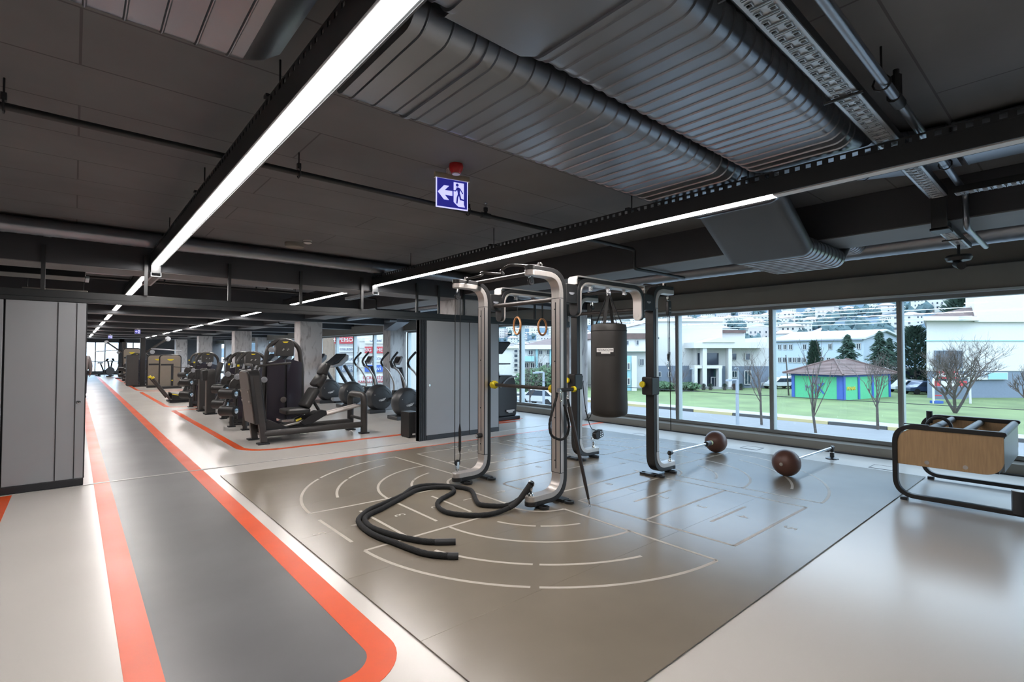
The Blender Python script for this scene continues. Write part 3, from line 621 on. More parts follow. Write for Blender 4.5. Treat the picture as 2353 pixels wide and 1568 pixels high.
def pulley(o, axis, up, nm='pulley_block'):
    o = Vector(o); a = Vector(axis); d = Vector((0, 0, 1 if up else -1))
    m = M(ro); m.lathe([(.006, -.012), (.034, -.012), (.036, -.008), (.03, 0), (.036, .008), (.034, .012), (.006, .012)], o, a, 20); m.build('pulley_wheel', K['seal'], rig)
    m = M(ro); [m.box(o+a*k*.016+d*.025, (.006 if abs(a.x) > .5 else .03, .006 if abs(a.y) > .5 else .03, .075)) for k in (-1, 1)]; m.cyl(o-a*.022, o+a*.022, .006, n=8); m.cyl(o+d*.05, o+d*.1, .012, n=10); m.tube([o+d*.075+Vector((math.cos(R(q))*.02*abs(a.y), math.cos(R(q))*.02*abs(a.x), math.sin(R(q))*.02)) for q in range(0, 360, 40)], .005, 5, True); m.build('pulley_bracket', K['chrome'], rig)
px = PX-.37
pulley((px, PYF, 2.16), (0, 1, 0), True); pulley((px, PYF, .245), (0, 1, 0), False)
m = M(ro); m.cyl((px-.035, PYF, .245), (px-.035, PYF, 2.16), .005, n=6); m.build('pulley_rope', K['rope'], rig)
m = M(ro); m.cyl((px+.035, PYF, .69), (px+.035, PYF, 2.16), .005, n=6); m.tube(rounded([(px+.033, PYF, .25), (px+.04, PYF, .32), (px+.035, PYF, .36)], .03), .006, 6); m.build('pulley_rope', K['rope'], rig)
m = M(ro); m.lathe([(.006, 0), (.014, .02), (.017, .06), (.015, .15), (.017, .24), (.013, .28), (.006, .33)], (px+.035, PYF, .36), n=12); m.build('rope_grip', K['black'], rig)
pulley((px, PYN, 2.2), (0, 1, 0), True)
pulley((PXR+.33, PYF, 2.18), (0, 1, 0), True)
# eye bolts on the feet
for x, y in ((px, PYN), (PXR+.36, PYN), (PXR+.34, PYF)):
    m = M(ro); m.lathe([(.0, 0), (.026, 0), (.022, .012), (.016, .02), (.014, .06), (.018, .075), (.008, .082), (0, .083)], (x, y, .132), n=14); m.build('foot_anchor', K['chrome'], rig)
# hip-height bars and collars on the posts
t = thing('spotting_bar', 'black round bar with yellow end collars between the two left posts', 'bar', (PX+.07, 4.2, 1.135)); so = Vector(t.location)
m = M(so); m.cyl((PX+.07, PYN+.05, 1.135), (PX+.07, PYF-.06, 1.135), .02, n=14); m.build('bar_shaft', K['bar'], t)
for y, s in ((PYN+.13, -1), (PYF-.13, 1)):
    m = M(so); m.lathe([(.0, -.04), (.042, -.036), (.048, -.025), (.048, .025), (.042, .036), (0, .04)], (PX+.07, y, 1.135), (0, 1, 0), 8); m.build('yellow_collar', K['yellow'], t)
    m = M(so); m.cyl((PX+.07, y, 1.135), (PX+.07, y+s*.075, 1.135), .03, n=12); m.build('end_sleeve', K['black'], t)
def slider(x, y, z, s, lab):
    t = thing('post_slider', lab, 'clamp', (x, y, z), 0, 'black sliders with yellow knob')
    m = M(); m.bb((-.11, -.075, -.11), (.055, .075, .11)) if s > 0 else m.bb((-.06, -.075, -.1), (.09, .075, .1)); m.build('slider_body', K['black'], t, bevel=.015)
    m = M(); m.lathe([(.0, 0), (.03, 0), (.03, .02), (.024, .03), (0, .03)], (-.11, .035, .02), (-1, 0, 0)); m.build('knob_stem', K['seal'], t)
    m = M(); m.lathe([(0, .03), (.038, .03), (.04, .042), (.035, .054), (0, .056)], (-.11, .035, .02), (-1, 0, 0)); m.build('yellow_knob', K['yellow'], t)
    m = M(); m.prism([(0, 0), (.05, .04), (.055, .1), (.02, .05), (0, .05)], (.06, 0, -.02), (1, 0, 0), (0, 0, 1), .05); m.build('hook', K['black'], t)
    m = M(); [m.cyl((.055 if s > 0 else -.055, dy, zz), (.063 if s > 0 else -.063, dy, zz), .008, n=8) for dy in (-.03,) for zz in (-.05, 0, .05)]; m.build('bolt_head', K['silver'], t)
slider(PXR-.03, PYN, 1.11, 1, 'black slider with yellow knob on the near right rig post')
slider(PXR-.03, PYF, 1.11, 1, 'black slider with yellow knob on the rear right rig post')
t = thing('storage_peg', 'short black peg with yellow end on the near left rig post', 'peg', (PX, PYN, 1.14)); m = M(); m.cyl((-.03, -.06, 0), (.02, -.09, .0), .012, n=8); m.cyl((-.06, -.085, 0), (.13, -.085, .0), .019, n=12); m.build('peg', K['black'], t); m = M(); m.cyl((.13, -.085, 0), (.16, -.085, 0), .03, n=14); m.build('yellow_end', K['yellow'], t); m = M(); m.cyl((-.075, -.085, 0), (-.06, -.085, 0), .022, n=12); m.build('steel_cap', K['chrome'], t)
t = thing('storage_peg', 'small black peg low on the far left rig post', 'peg', (PX, PYF, .53)); M().cyl((-.09, -.0, 0), (-.025, -.0, 0), .03, n=12).build('peg', K['black'], t); M().cyl((-.1, 0, 0), (-.09, 0, 0), .022, n=12).build('steel_cap', K['chrome'], t)

# ---------------------------------------------------------------- punch bag
bx, by = 4.55, PYN
t = thing('punch_bag', 'heavy black cylindrical punch bag hanging from the near arch of the rig', 'punch bag', (bx, by, .8))
m = M(); m.lathe([(.0, .0), (.12, .0), (.185, .02), (.2, .04), (.205, .1), (.2, .3), (.2, .9), (.198, 1.0), (.19, 1.03), (.12, 1.045), (.0, 1.05)], (0, 0, 0), n=40); m.build('bag_body', K['bag'], t)
m = M(); [m.tube([(.2*math.cos(R(a)), .2*math.sin(R(a)), z) for a in range(0, 360, 9)], .004, 5, True) for z in (.96, .1)]; m.box((.203, -.02, .12), (.012, .02, .25)); m.build('bag_seam', K['web'], t)
m = M()
for a in (20, 110, 200, 290):
    p = Vector((.165*math.cos(R(a)), .165*math.sin(R(a)), 1.0)); q = Vector((.018*math.cos(R(a)), .018*math.sin(R(a)), 1.36)); m.sweep([p-Vector((0, 0, .1))+p.normalized()*.0, p, q], [(-.002, -.018), (.002, -.018), (.002, .018), (-.002, .018)], (math.cos(R(a)), math.sin(R(a)), 0))
m.build('webbing_strap', K['web'], t)
m = M()
for a in (65, 245): m.tube([(.195*math.cos(R(a)), .195*math.sin(R(a)), 1.02), (.01*math.cos(R(a)), .01*math.sin(R(a)), 1.37)], .004, 5)
m.build('safety_cord', K['web'], t)
m = M(); m.tube([(0, .024*math.cos(R(q)), 1.385+.03*math.sin(R(q))) for q in range(0, 360, 30)], .006, 6, True); m.tube([(.02*math.cos(R(q)), 0, 1.36+.02*math.sin(R(q))) for q in range(0, 360, 30)], .006, 6, True); m.build('snap_hook', K['chrome'], t)
def curved(poly, r, a0, z0, m, d=.0):         # wrap a flat outline on the bag
    vs = [(r*math.cos(a0+x/r), r*math.sin(a0+x/r), z0+z) for x, z in poly]; vo = [((r+.002)*math.cos(a0+x/r), (r+.002)*math.sin(a0+x/r), z0+z) for x, z in poly]; m.loft([vs, vo])
ang = math.atan2(-by, -bx)-.22
m = M(); curved([(-.11+.0275*i, .045) for i in range(9)]+[(.11-.0275*i, -.055) for i in range(9)], .2005, ang, .73, m); m.build('logo_patch', K['web'], t)
m = M(); curved([(-.095+.019*i, .036) for i in range(11)]+[(.095-.019*i, -.008) for i in range(11)], .203, ang, .73, m); curved([(-.04+.02*i, -.007) for i in range(6)]+[(.06-.02*i, -.026) for i in range(6)], .203, ang, .73, m); m.build('logo_plate', K['logo'], t)
tx = text('TECHNOGYM', .035, K['seal'], 'logo_lettering', t, (0, 0, 0), (1, 0, 0), (0, 1, 0), .001)
for v in tx.data.vertices:
    x, z, d = v.co; rr_ = .2056+d; v.co = (rr_*math.cos(ang+x*.78/.2), rr_*math.sin(ang+x*.78/.2), .742+z*1.0)
# ---------------------------------------------------------------- rings
for x, rz, lab in ((4.27, R(-18), 'wooden gymnastic ring seen nearly edge on, left of the two'), (4.72, R(-75), 'wooden gymnastic ring half hidden by the near left rig post')):
    t = thing('gymnastic_ring', lab, 'ring', (x, PYF, 1.86), rz, 'hanging gymnastic rings')
    M().tube([(0, .108*math.cos(R(a)), .108*math.sin(R(a))) for a in range(0, 360, 12)], .0135, 10, True).build('wooden_ring', K['ring'], t)
    wide = x > 4.5
    m = M(); m.bb((-.0015 if not wide else -.002, -.004 if not wide else -.018, .118), (.0015, .004 if not wide else .018, .335)); m.tube([(0, .019*math.cos(R(a)), .11+.019*math.sin(R(a))) for a in range(0, 360, 30)], .004, 6, True); m.build('strap', K['web'], t)
    m = M(); m.tube([(0, .012*math.cos(R(a)), .345+.022*math.sin(R(a))) for a in range(0, 360, 30)], .004, 6, True); m.build('carabiner', K['chrome'], t)
# ---------------------------------------------------------------- battle rope
q1 = [(1228, 1112), (1218, 1126), (1200, 1143), (1180, 1156), (1158, 1163), (1120, 1162), (1100, 1158), (1092, 1146), (1087, 1133), (1075, 1124), (1030, 1117), (985, 1115), (950, 1121), (925, 1138), (880, 1158), (848, 1172), (828, 1188), (824, 1200), (838, 1216), (862, 1231), (905, 1247), (950, 1264), (985, 1274), (1030, 1278), (1053, 1278)]
q2 = [(1226, 1116), (1210, 1136), (1188, 1155), (1160, 1172), (1120, 1183), (1070, 1184), (1025, 1177), (1006, 1163), (1010, 1150), (1034, 1136), (1043, 1128), (1035, 1121), (1005, 1120), (960, 1126), (920, 1146), (880, 1168), (850, 1182), (838, 1194), (850, 1210), (878, 1222), (920, 1234), (965, 1243), (1000, 1246), (1047, 1245)]
t = thing('battle_rope', 'thick black battle rope lying in loops on the mat, tied to near post', 'rope', (px, PYN, .2)); bo = Vector(t.location)
def ropez(i): return [.235, .165, .09, .045][i] if i < 4 else .033
for q, r in ((q1, .0225), (q2, .0225)):
    n = len(q); P = []
    for i, (u, v) in enumerate(q):
        z = ropez(i); P.append(on(2, z, u, v) if i > 2 else fl(u, v, z))
    P[0] = Vector((px+(.008 if q is q1 else -.012), PYN+.0, .245)); P[1] = Vector((P[2].x*.45+P[0].x*.55, P[2].y*.45+P[0].y*.55, .17))
    if q is q2:
        for i in (11, 12, 13): P[i].z += .0
    sp = smooth(P, 7); rad = []; acc = 0
    for i, p in enumerate(sp):
        rad.append(r*(1+.05*math.sin(i*2.2)))
    m = M(bo); m.tube(sp, rad, 12); m.build('rope_strand', K['rope'], t)
    k = int(len(sp)*.1); m = M(bo); m.tube(sp[:k+4], r*1.16, 12); m.build('sleeve', K['web'], t)
    m = M(bo); m.tube(sp[-8:], r*1.1, 12); m.build('end_cap', K['seal'], t)
m = M(bo); m.tube([(px+.0+.028*math.cos(R(a))*.8, PYN-.028*math.cos(R(a))*.6, .245+.03*math.sin(R(a))) for a in range(0, 360, 24)], .006, 8, True); m.build('steel_eye', K['chrome'], t)
# ---------------------------------------------------------------- resistance bungee, pole, cords
t = thing('resistance_cord', 'black sleeved resistance cord hanging in a loop from carabiner on near post', 'resistance band', (PX-.08, PYN-.085, 1.12)); ko = Vector(t.location); yk = PYN-.1
kx = lambda u, v: on(1, yk, u, v)
m = M(ko); m.tube([(PX-.055+.0+.014*math.cos(R(a)), yk, 1.08+.055*math.sin(R(a))) for a in range(0, 360, 20)], .005, 6, True); m.tube([(PX-.05+.02*math.cos(R(a)), PYN-.085, 1.14+.02*math.sin(R(a))) for a in range(0, 360, 30)], .005, 6, True); m.build('carabiner', K['chrome'], t)
lp = smooth([kx(*q) for q in ((1281, 903), (1277, 920), (1268, 950), (1263, 975), (1266, 998), (1278, 1008), (1292, 1010), (1303, 1000), (1307, 980), (1304, 960), (1300, 945), (1296, 930))], 8)
m = M(ko); m.tube(lp, [.0125*(1+.1*math.sin(i*1.9)) for i in range(len(lp))], 10); m.build('sleeved_cord', K['rope'], t)
t = thing('training_pole', 'slim black pole leaning from near post down to the mat', 'pole', fl(1355, 1160, .01)); po = Vector(t.location); b = Vector((PX+.03, PYN-.115, 1.03)); a = fl(1355, 1160, .035); d = (b-a).normalized()
m = M(po); m.tube([a+d*.05, a+d*.2, b-d*.06], [.012, .017, .022], 12); m.build('shaft', K['bar'], t); m = M(po); m.tube([a, a+d*.06], .009, 8); m.tube([a+Vector((.012*math.cos(R(q)), 0, -.008+.018*math.sin(R(q)))) for q in range(0, 360, 30)], .004, 6, True); m.tube([b-d*.06, b+d*.02], .014, 8); m.tube([b+d*.03+Vector((.012*math.cos(R(q)), 0, .02*math.sin(R(q)))) for q in range(0, 360, 30)], .004, 6, True); m.build('steel_tip', K['chrome'], t, kind='stuff')
# grip block hanging by a cord at the rear right post
t = thing('grip_block', 'black finger grip block with metal holes hanging on cord at rear post', 'grip', (PXR+.34, PYF-.03, .33)); m = M(); m.prism(rrect(.17, .11, .03), (.03, -.03, .0), (.9, 0, .25), (-.25, 0, .9), .07); m.build('block', K['black'], t, bevel=.006)
m = M(); [m.cyl((.045+.035*i, -.066, -.005+.035*j+.01*i), (.045+.035*i, -.07, -.005+.035*j+.01*i), .009, n=10) for i in range(2) for j in (-.6, .3, 1.2)]; m.build('steel_insert', K['chrome'], t)
m = M(); m.tube([(-.06+.02*math.cos(R(q)), 0, -.045+.026*math.sin(R(q))) for q in range(0, 360, 30)], .006, 6, True); m.build('carabiner', K['chrome'], t)
m = M(); m.tube(smooth([(.02, 0, .05), (-.1, 0, .12), (-.22, -.01, .4), (-.28, -.02, .7), (-.28, -.02, .79)], 6), .006, 6); m.build('cord', K['web'], t)
t = thing('hanging_cable', 'thin black cable with steel snap hook hanging left of the punch bag', 'cable', (PXR+.33, PYF, 1.0)); m = M(); m.tube(smooth([(-.02, 0, 1.15), (-.03, 0, .6), (-.02, 0, .2)], 4), .006, 6); m.tube(smooth([(-.02, 0, .08), (-.02, 0, -.2), (-.06, -.02, -.36), (-.16, -.05, -.42), (-.26, -.08, -.3)], 6), .006, 6); m.build('rope', K['rope'], t); m = M(); m.tube([(-.02+.013*math.cos(R(q)), 0, .14+.06*math.sin(R(q))) for q in range(0, 360, 24)], .006, 6, True); m.cyl((-.02, 0, .19), (-.02, 0, .23), .012); m.build('snap_hook', K['chrome'], t); M().cyl((-.02, 0, .04), (-.02, 0, .1), .014).build('stopper', K['seal'], t)
t = thing('pulley_handle_set', 'black pulley block with two thin cords hanging from right arm of rig', 'pulley', (PXR+.36, PYN, 2.14)); m = M(); m.lathe([(0, -.014), (.03, -.014), (.03, .014), (0, .014)], (0, 0, .08), (0, 1, 0), 14); m.build('swivel', K['chrome'], t)
m = M(); m.prism(rrect(.07, .19, .016), (0, 0, -.05), (1, 0, 0), (0, 0, 1), .04); m.build('block', K['black'], t, bevel=.006)
m = M(); [m.cyl((x, -.021, z), (x, -.0225, z), .005, n=8) for x, z in ((-.015, -.09), (.0, -.09), (.015, -.09), (-.01, -.05), (.006, -.05))]; m.build('rivet', K['logo'], t)
m = M(); m.cyl((-.017, 0, -.14), (-.02, 0, -.66), .004, n=6); m.build('cord', K['rope'], t); m = M(); m.tube(smooth([(.017, 0, -.14), (.017, 0, -.8), (.024, 0, -1.2), (.026, 0, -1.5), (.028, 0, -1.62)], 4), .005, 6); m.build('cord', K['rope'], t)
M().lathe([(.005, 0), (.014, -.02), (.012, -.07), (.006, -.1)], (-.02, 0, -.63), n=10).build('cord_stop', K['black'], t); m = M(); m.tube([(-.02+.013*math.sin(R(q))*(.6 if q < 180 else 1), 0, -.78+.05*math.cos(R(q))) for q in range(0, 360, 24)], .004, 6, True); m.build('carabiner', K['chrome'], t)
# ---------------------------------------------------------------- ball-ended bars
def ball_bar(c, end, lab, ax_len, r=.15, anchor=False):
    t = thing('ball_bar', lab, 'exercise bar', (c.x, c.y, 0), 0, 'ball-ended swing bars'); o = Vector(t.location); e = Vector(end); d = (e-c).normalized()
    m = M(o); m.ball(c, r*1.08, d, 28, .95); m.build('rubber_ball', K['ballm'], t)
    m = M(o); m.tube([c+d*(r-.02), c+d*(r+.05)], .024, 14); m.build('sleeve_core', K['seal'], t)
    if not anchor: m = M(o); m.tube([c+d*(r+.05), c+d*(r+.1)], .036, 16); m.build('yellow_band', mat('pale_yellow_band', (.7, .72, .4), .4), t)
    m = M(o); m.tube([c+d*(r+(.1 if not anchor else .0)), c+d*(r+.24 if not anchor else r+.08)], .037, 16); m.build('grip_sleeve', K['dgrey'], t)
    m = M(o); m.tube([c+d*(r+.2 if not anchor else r+.06), e], .018, 14); m.build('steel_shaft', K['chrome'], t)
    m = M(o); m.lathe([(0, .0), (.022, 0), (.02, .014), (0, .02)], c-d*(r*1.0), -d, 14); m.build('end_button', K['silver'], t)
    m = M(o); m.tube([e-d*.04, e+d*.02], .026, 12); m.ball(e+d*.02, .03, n=12)
    if anchor: m.cyl((e.x, e.y, .03), (e.x, e.y, e.z), .028, n=14); m.lathe([(.0, 0), (.085, 0), (.08, .012), (.04, .03), (0, .035)], (e.x, e.y, 0), n=22)
    m.build('swivel_joint', K['black'], t)
    if anchor: m = M(o); m.lathe([(.0285, 0), (.031, 0), (.031, .012), (.0285, .012)], (e.x, e.y, .09), n=14); m.build('steel_ring', K['chrome'], t)
ball_bar(Vector((7.37, 3.78, .173)), (PXR+.37, PYN, .235), 'brown ball on chrome bar joined to the foot of right rig post', 1)
p2_ = fl(1912, 1055)
ball_bar(Vector((6.6, 2.49, .173)), (p2_.x, p2_.y, .16), 'brown ball on chrome bar anchored to the pale floor by the window', 1, anchor=True)
# ---------------------------------------------------------------- wooden-sided bench rack
t = thing('weight_sled', 'black tube framed rack with two wooden side boards at the right edge', 'equipment rack', (7.15, .9, 0)); o = Vector(t.location)
XA, XB = 6.5, 7.8
for x in (XA, XB):
    pth = rounded([(x, .1, .05), (x, 1.38, .05), (x, 1.38, .755), (x, .56, .755)], .17, 8)
    m = M(o); m.sweep(pth, [(-.03, -.022), (.03, -.022), (.03, .022), (-.03, .022)], (1, 0, 0)); m.cyl((x-.03, .56, .755), (x+.03, .56, .755), .022); m.build('side_tube', K['black'], t, bevel=.007)
    m = M(o); m.bb((x-.03, 1.28, 0), (x+.03, 1.34, .03)); m.bb((x-.03, .14, 0), (x+.03, .2, .03)); m.build('foot_pad', K['seal'], t)
    m = M(o); m.cyl((x, .47, .05), (x, .47, .255), .052, n=22); m.build('plate_post', K['dgrey'], t)
    m = M(o); m.cyl((x, .47, .25), (x, .47, .258), .05, n=22); m.build('post_cap', K['silver'], t)
    z0, z1 = .365, .735
    poly = [(1.36, z0), (1.36, .58)] + [(1.36-.155+.155*math.cos(R(a)), .58+.155*math.sin(R(a))) for a in range(10, 91, 10)] + [(.56, z1), (.56, z0+.12)] + [(.7+.14*math.cos(R(a)), z0+.14+.14*math.sin(R(a))) for a in range(190, 271, 10)]
    m = M(o); m.prism(poly, (x, 0, 0), (0, 1, 0), (0, 0, 1), .022); m.build('wooden_side', K['wood'], t, bevel=.003)
    m = M(o); s = -1 if x == XA else 1
    for y in (1.12, .83): m.lathe([(.012, 0), (.02, 0), (.02, .006), (.012, .006)], (x+s*.011, y, .41), (s, 0, 0), 14); m.cyl((x+s*.011, y, .41), (x+s*.013, y, .41), .01, n=10)
    m.build('bolt', K['silver'], t)
for y, z in ((1.1, .735), (.86, .72), (.585, .735)):
    m = M(o); m.cyl((XA, y, z), (XB, y, z), .034, n=16); m.build('cross_tube', K['dgrey'], t)
m = M(o); m.bb((XA+.02, .56, .4), (XB-.02, .575, .72)); m.build('end_panel', mat('grey_blue_panel', (.2, .22, .24), .35), t, bevel=.004)
m = M(o); m.bb((XA+.02, .6, .38), (XB-.02, 1.2, .4)); m.build('floor_tray', K['seal'], t)
m = M(o); m.tube([(XA+.5+.0, 1.1+.1*math.cos(R(a)), .72+.1*math.sin(R(a))) for a in range(0, 360, 20)], .018, 8, True); m.build('strap_ring', K['seal'], t)
m = M(o); m.tube([(XA+.55, 1.08, .7), (XA+.7, .88, .7)], .008, 6); m.tube([(XA+.5, 1.06, .69), (XA+.66, .86, .69)], .008, 6); m.build('pull_rod', K['chrome'], t)
m = M(o); m.cyl((XB-.08, 1.3, .68), (XB-.08, 1.3, .82), .03, n=14); m.build('handle_socket', K['seal'], t)
m = M(o); m.bb((XA-.02, 1.1, .778), (XA+.025, 1.3, .786)); m.build('strap_pad', K['seal'], t)
# ================================================================= strength machines
def pads(m, c, d, ax=None): return m
def cushion(o, ux, uy, L, W, T, r=.05):       # padded board; centre o, long axis ux, across uy
    m = M(); o = Vector(o); ux = Vector(ux).normalized(); uy = Vector(uy).normalized(); n = ux.cross(uy)
    R_ = []
    for k, s in ((-.5, .8), (-.42, .94), (-.25, 1), (.25, 1), (.42, .94), (.5, .8)):
        R_.append([o+ux*x*(1-(1-s)*W/L*.8)+uy*y*s+n*(k*T) for x, y in rrect(L, W, r, 4)])
    return m.loft(R_)
def tower(root, c, H, W, fy=-1, figure=True, D=.3):
    """weight-stack tower: bent tube frame, two-piece shroud, head panel; faces -y"""
    c = Vector(c); k = H/1.8
    P = lambda x, y, z: c+Vector((x*W, y, z*k))
    m = M(); m.tube(rounded([P(-.5, 0, 0), P(-.47, 0, 1.2), P(-.4, 0, 1.62), P(-.18, 0, 1.76), P(.18, 0, 1.76), P(.4, 0, 1.62), P(.47, 0, 1.2), P(.5, 0, 0)], .12, 5), .042*k, 12); m.build('tower_frame', K['char'], root)
    for x0, x1, nm in ((-.43, -.03, 'left'), (.03, .43, 'right')):
        R_ = []
        for z in (.04, .3, .7, 1.1, 1.36, 1.4):
            t_ = 1 if z < 1.3 else .96 if z < 1.38 else .85; n = 6
            pts = [P(x0+(x1-x0)*i/n, -.09*k-(.06*k*(1-((x0+(x1-x0)*i/n)/.45)**2)), z-(.07 if z > 1.3 else .0)*(abs(x0+(x1-x0)*i/n)/.43)**2) for i in range(n+1)]
            R_.append(pts+[P(x1, -.05*k, z-(.05 if z > 1.3 else 0)*(abs(x1)/.43)**2), P(x0, -.05*k, z-(.05 if z > 1.3 else 0)*(abs(x0)/.43)**2)])
        M().loft(R_).build('shroud', K['plum'], root)
    m = M(); m.box(P(0, -.05*k, .7), (.05*W/.72, .12, 1.2*k)); m.build('stack_slot', K['seal'], root)
    m = M(); m.box(P(0, .06*k, .68), (W*.8, .22*k, 1.3*k)); m.build('weight_stack_case', K['char'], root, bevel=.01)
    # head panel
    hp = [(-.22, 1.46), (.22, 1.46), (.23, 1.68), (.15, 1.77), (0, 1.795), (-.15, 1.77), (-.23, 1.68)]
    m = M(); m.loft([[P(x, y, z) for x, z in hp] for y in (-.1*k, .05)]); m.build('head_panel', K['char'], root, bevel=.01)
    m = M(); m.prism([(-.055*k, .012*k), (.055*k, .012*k), (.035*k, -.008*k), (.02*k, -.014*k), (-.02*k, -.014*k), (-.035*k, -.008*k)], P(0, -.102*k, 1.725), (1, 0, 0), (0, 0, 1), .004); m.build('yellow_badge', K['yellow'], root)
    if figure:
        m = M()
        for dx in (-.06, .06): m.tube([P(dx-.02, -.102*k, 1.58), P(dx, -.102*k, 1.565), P(dx+.01, -.102*k, 1.6), P(dx+.035, -.102*k, 1.59)], .006*k, 5)
        m.build('exercise_diagram', K['logo'], root, kind='stuff')
def disc(root, c, ax, r, name='round_cover', mt='greyp', t=.02):
    m = M(); m.lathe([(0, 0), (r*.9, 0), (r, t*.3), (r*.9, t), (r*.3, t*1.2), (r*.28, t*.9), (0, t*.9)], c, ax, 22); m.build(name, K[mt], root)
def roller(root, a, b, r=.075):
    a, b = Vector(a), Vector(b); d = (b-a).normalized()
    m = M(); m.tube([a, a+d*.01, b-d*.01, b], [r*.85, r, r, r*.85], 18); m.build('roller_pad', K['upho'], root)
    m = M(); m.tube([a-d*.012, a], r*.5, 16); m.tube([a-d*.016, a-d*.012], [r*.38, r*.5], 16); m.build('roller_cap', K['chrome'], root)
K['paneltaupe'] = mat('taupe_back_plate', (.13, .115, .108), .45, var=.05)
YL = 9.38
at = lambda u, v, y=YL: on(1, y, u, v)
t = thing('leg_press', 'large black leg press machine with plum weight tower, nearest on the pale floor', 'gym machine', (3.2, 9.5, 0)); lo = Vector(t.location); m0 = lambda: M(lo)
for y in (9.1, 9.68):
    m = m0(); m.tube([(2.42, y, .17), (4.2, y, .17)], .055, 14); m.build('base_rail', K['char'], t)
m = m0(); m.tube(rounded([(4.17, 9.08, .02), (4.17, 9.08, .72), (4.17, 9.7, .72), (4.17, 9.7, .02)], .13, 6), .062, 14); m.build('end_frame', K['char'], t)
m = m0(); m.tube([(4.17, 9.08, .27), (4.17, 9.7, .27)], .03, 10); m.build('cross_tube', K['char'], t)
m = m0(); [m.box((4.17, y, .012), (.16, .16, .024)) for y in (9.08, 9.7)]; [m.box((2.4, y, .012), (.18, .15, .024)) for y in (9.08, 9.7)]; m.build('floor_foot', K['seal'], t, bevel=.006, kind='stuff')
for y in (9.1, 9.68):
    m = m0(); m.loft([[(x+.05, yy, z) for yy in (y-.045, y+.045)]+[(x-.05, yy, z) for yy in (y+.045, y-.045)] for x, z in ((2.42, .02), (2.36, .5), (2.27, 1.15))]); m.build('plate_upright', K['char'], t, bevel=.012)
# foot plate: thick tilted slab with rounded top; steel back panel with bolts on its far-left face
fp = Vector((2.30, 9.39, 0)); tl = Vector((-.13, 0, 1)).normalized(); nx = Vector((1, 0, .13)).normalized()
pr_ = [(-.33, .33), (.33, .33), (.33, 1.1)]+[(.33-.13+.13*math.cos(R(a)), 1.1+.13*math.sin(R(a))) for a in range(10, 91, 16)]+[(-.2-.13*math.sin(R(a)), 1.1+.13*math.cos(R(a))) for a in range(0, 91, 16)]
m = m0(); m.loft([[fp+Vector((0, y, 0))+tl*z+nx*d for y, z in pr_] for d in (0.02, .2)]); m.build('foot_plate', K['black'], t, bevel=.018)
m = m0(); m.loft([[fp+Vector((0, y*.88, 0))+tl*(z*.96+.03)+nx*d for y, z in pr_] for d in (.005, .02)]); m.build('plate_back_panel', K['paneltaupe'], t, bevel=.004)
m = m0(); m.loft([[fp+Vector((0, y, 0))+tl*z+nx*d for y, z in ((-.27, .68), (.27, .68), (.27, .92), (-.27, .92))] for d in (-.004, .006)]); m.build('access_plate', K['paneltaupe'], t)
m = m0(); [m.cyl(fp+Vector((0, y, 0))+tl*z-nx*.004, fp+Vector((0, y, 0))+tl*z-nx*.014, .016, n=10) for y in (-.23, .23) for z in (.72, .88)]; m.build('bolt_head', K['silver'], t, kind='stuff')
m = m0(); m.tube(rounded([(2.26, 9.2, 1.2), (2.24, 9.2, 1.32), (2.24, 9.58, 1.32), (2.26, 9.58, 1.2)], .07, 5), .022, 10); m.tube(rounded([(2.34, 9.3, 1.2), (2.36, 9.3, 1.3), (2.9, 9.3, 1.34)], .07, 5), .02, 10); m.build('top_handle', K['char'], t)
m = m0(); m.prism([(0, 0), (.45, 0), (.1, .18), (0, .2)], (2.43, 9.39, .2), (1, 0, 0), (0, 0, 1), .5); m.build('front_gusset', K['black'], t, bevel=.01)
for y in (9.28, 9.36, 9.5):
    m = m0(); a, b = on(1, 9.4, 632, 982), on(1, 9.4, 822, 931); m.tube([(a.x, y, a.z), (b.x, y, b.z)], .024, 10); m.build('chrome_rail', K['silver'], t)
cp = [at(*q, 9.25) for q in ((688, 972), (700, 978), (715, 975), (752, 953), (750, 944), (738, 942), (712, 956))]
m = m0(); m.loft([[(p.x, y, p.z) for p in cp] for y in (9.24, 9.52)]); m.build('carriage', K['black'], t, bevel=.012)
m = m0(); m.tube([at(680, 968, 9.22), at(692, 962, 9.22)], .02, 8); m.build('yellow_lever', K['yellow'], t)
s0, s1 = at(652, 945), at(702, 944); cushion(((s0.x+s1.x)/2, 9.38, (s0.z+s1.z)/2), (s1.x-s0.x, 0, s1.z-s0.z+.02), (0, 1, 0), .42, .46, .1).build('seat_cushion', K['upho'], t)
bt = t
for (ua, va), (ub, vb), L, W, T in (((697, 936), (723, 893), .46, .44, .11), ((722, 888), (741, 862), .3, .38, .11), ((736, 862), (750, 836), .27, .28, .1)):
    a, b = at(ua, va), at(ub, vb); d = b-a; q = cushion((a+b)/2, d, (0, 1, 0), d.length*1.0, W, T).build('back_pad', K['upho'], bt)
for o_ in bt.children:
    pass
a, b = at(735, 943), at(752, 862); m = m0(); m.tube([at(733, 944), at(716, 915), at(742, 880), at(756, 838)], .03, 10); m.build('backrest_post', K['char'], t)
m = m0(); m.tube([at(648, 975), at(690, 955)], .025, 8); m.box(at(655, 965), (.2, .3, .04)); m.build('seat_slide', K['chrome'], t)
TW = (3.03, 10.12, 0)
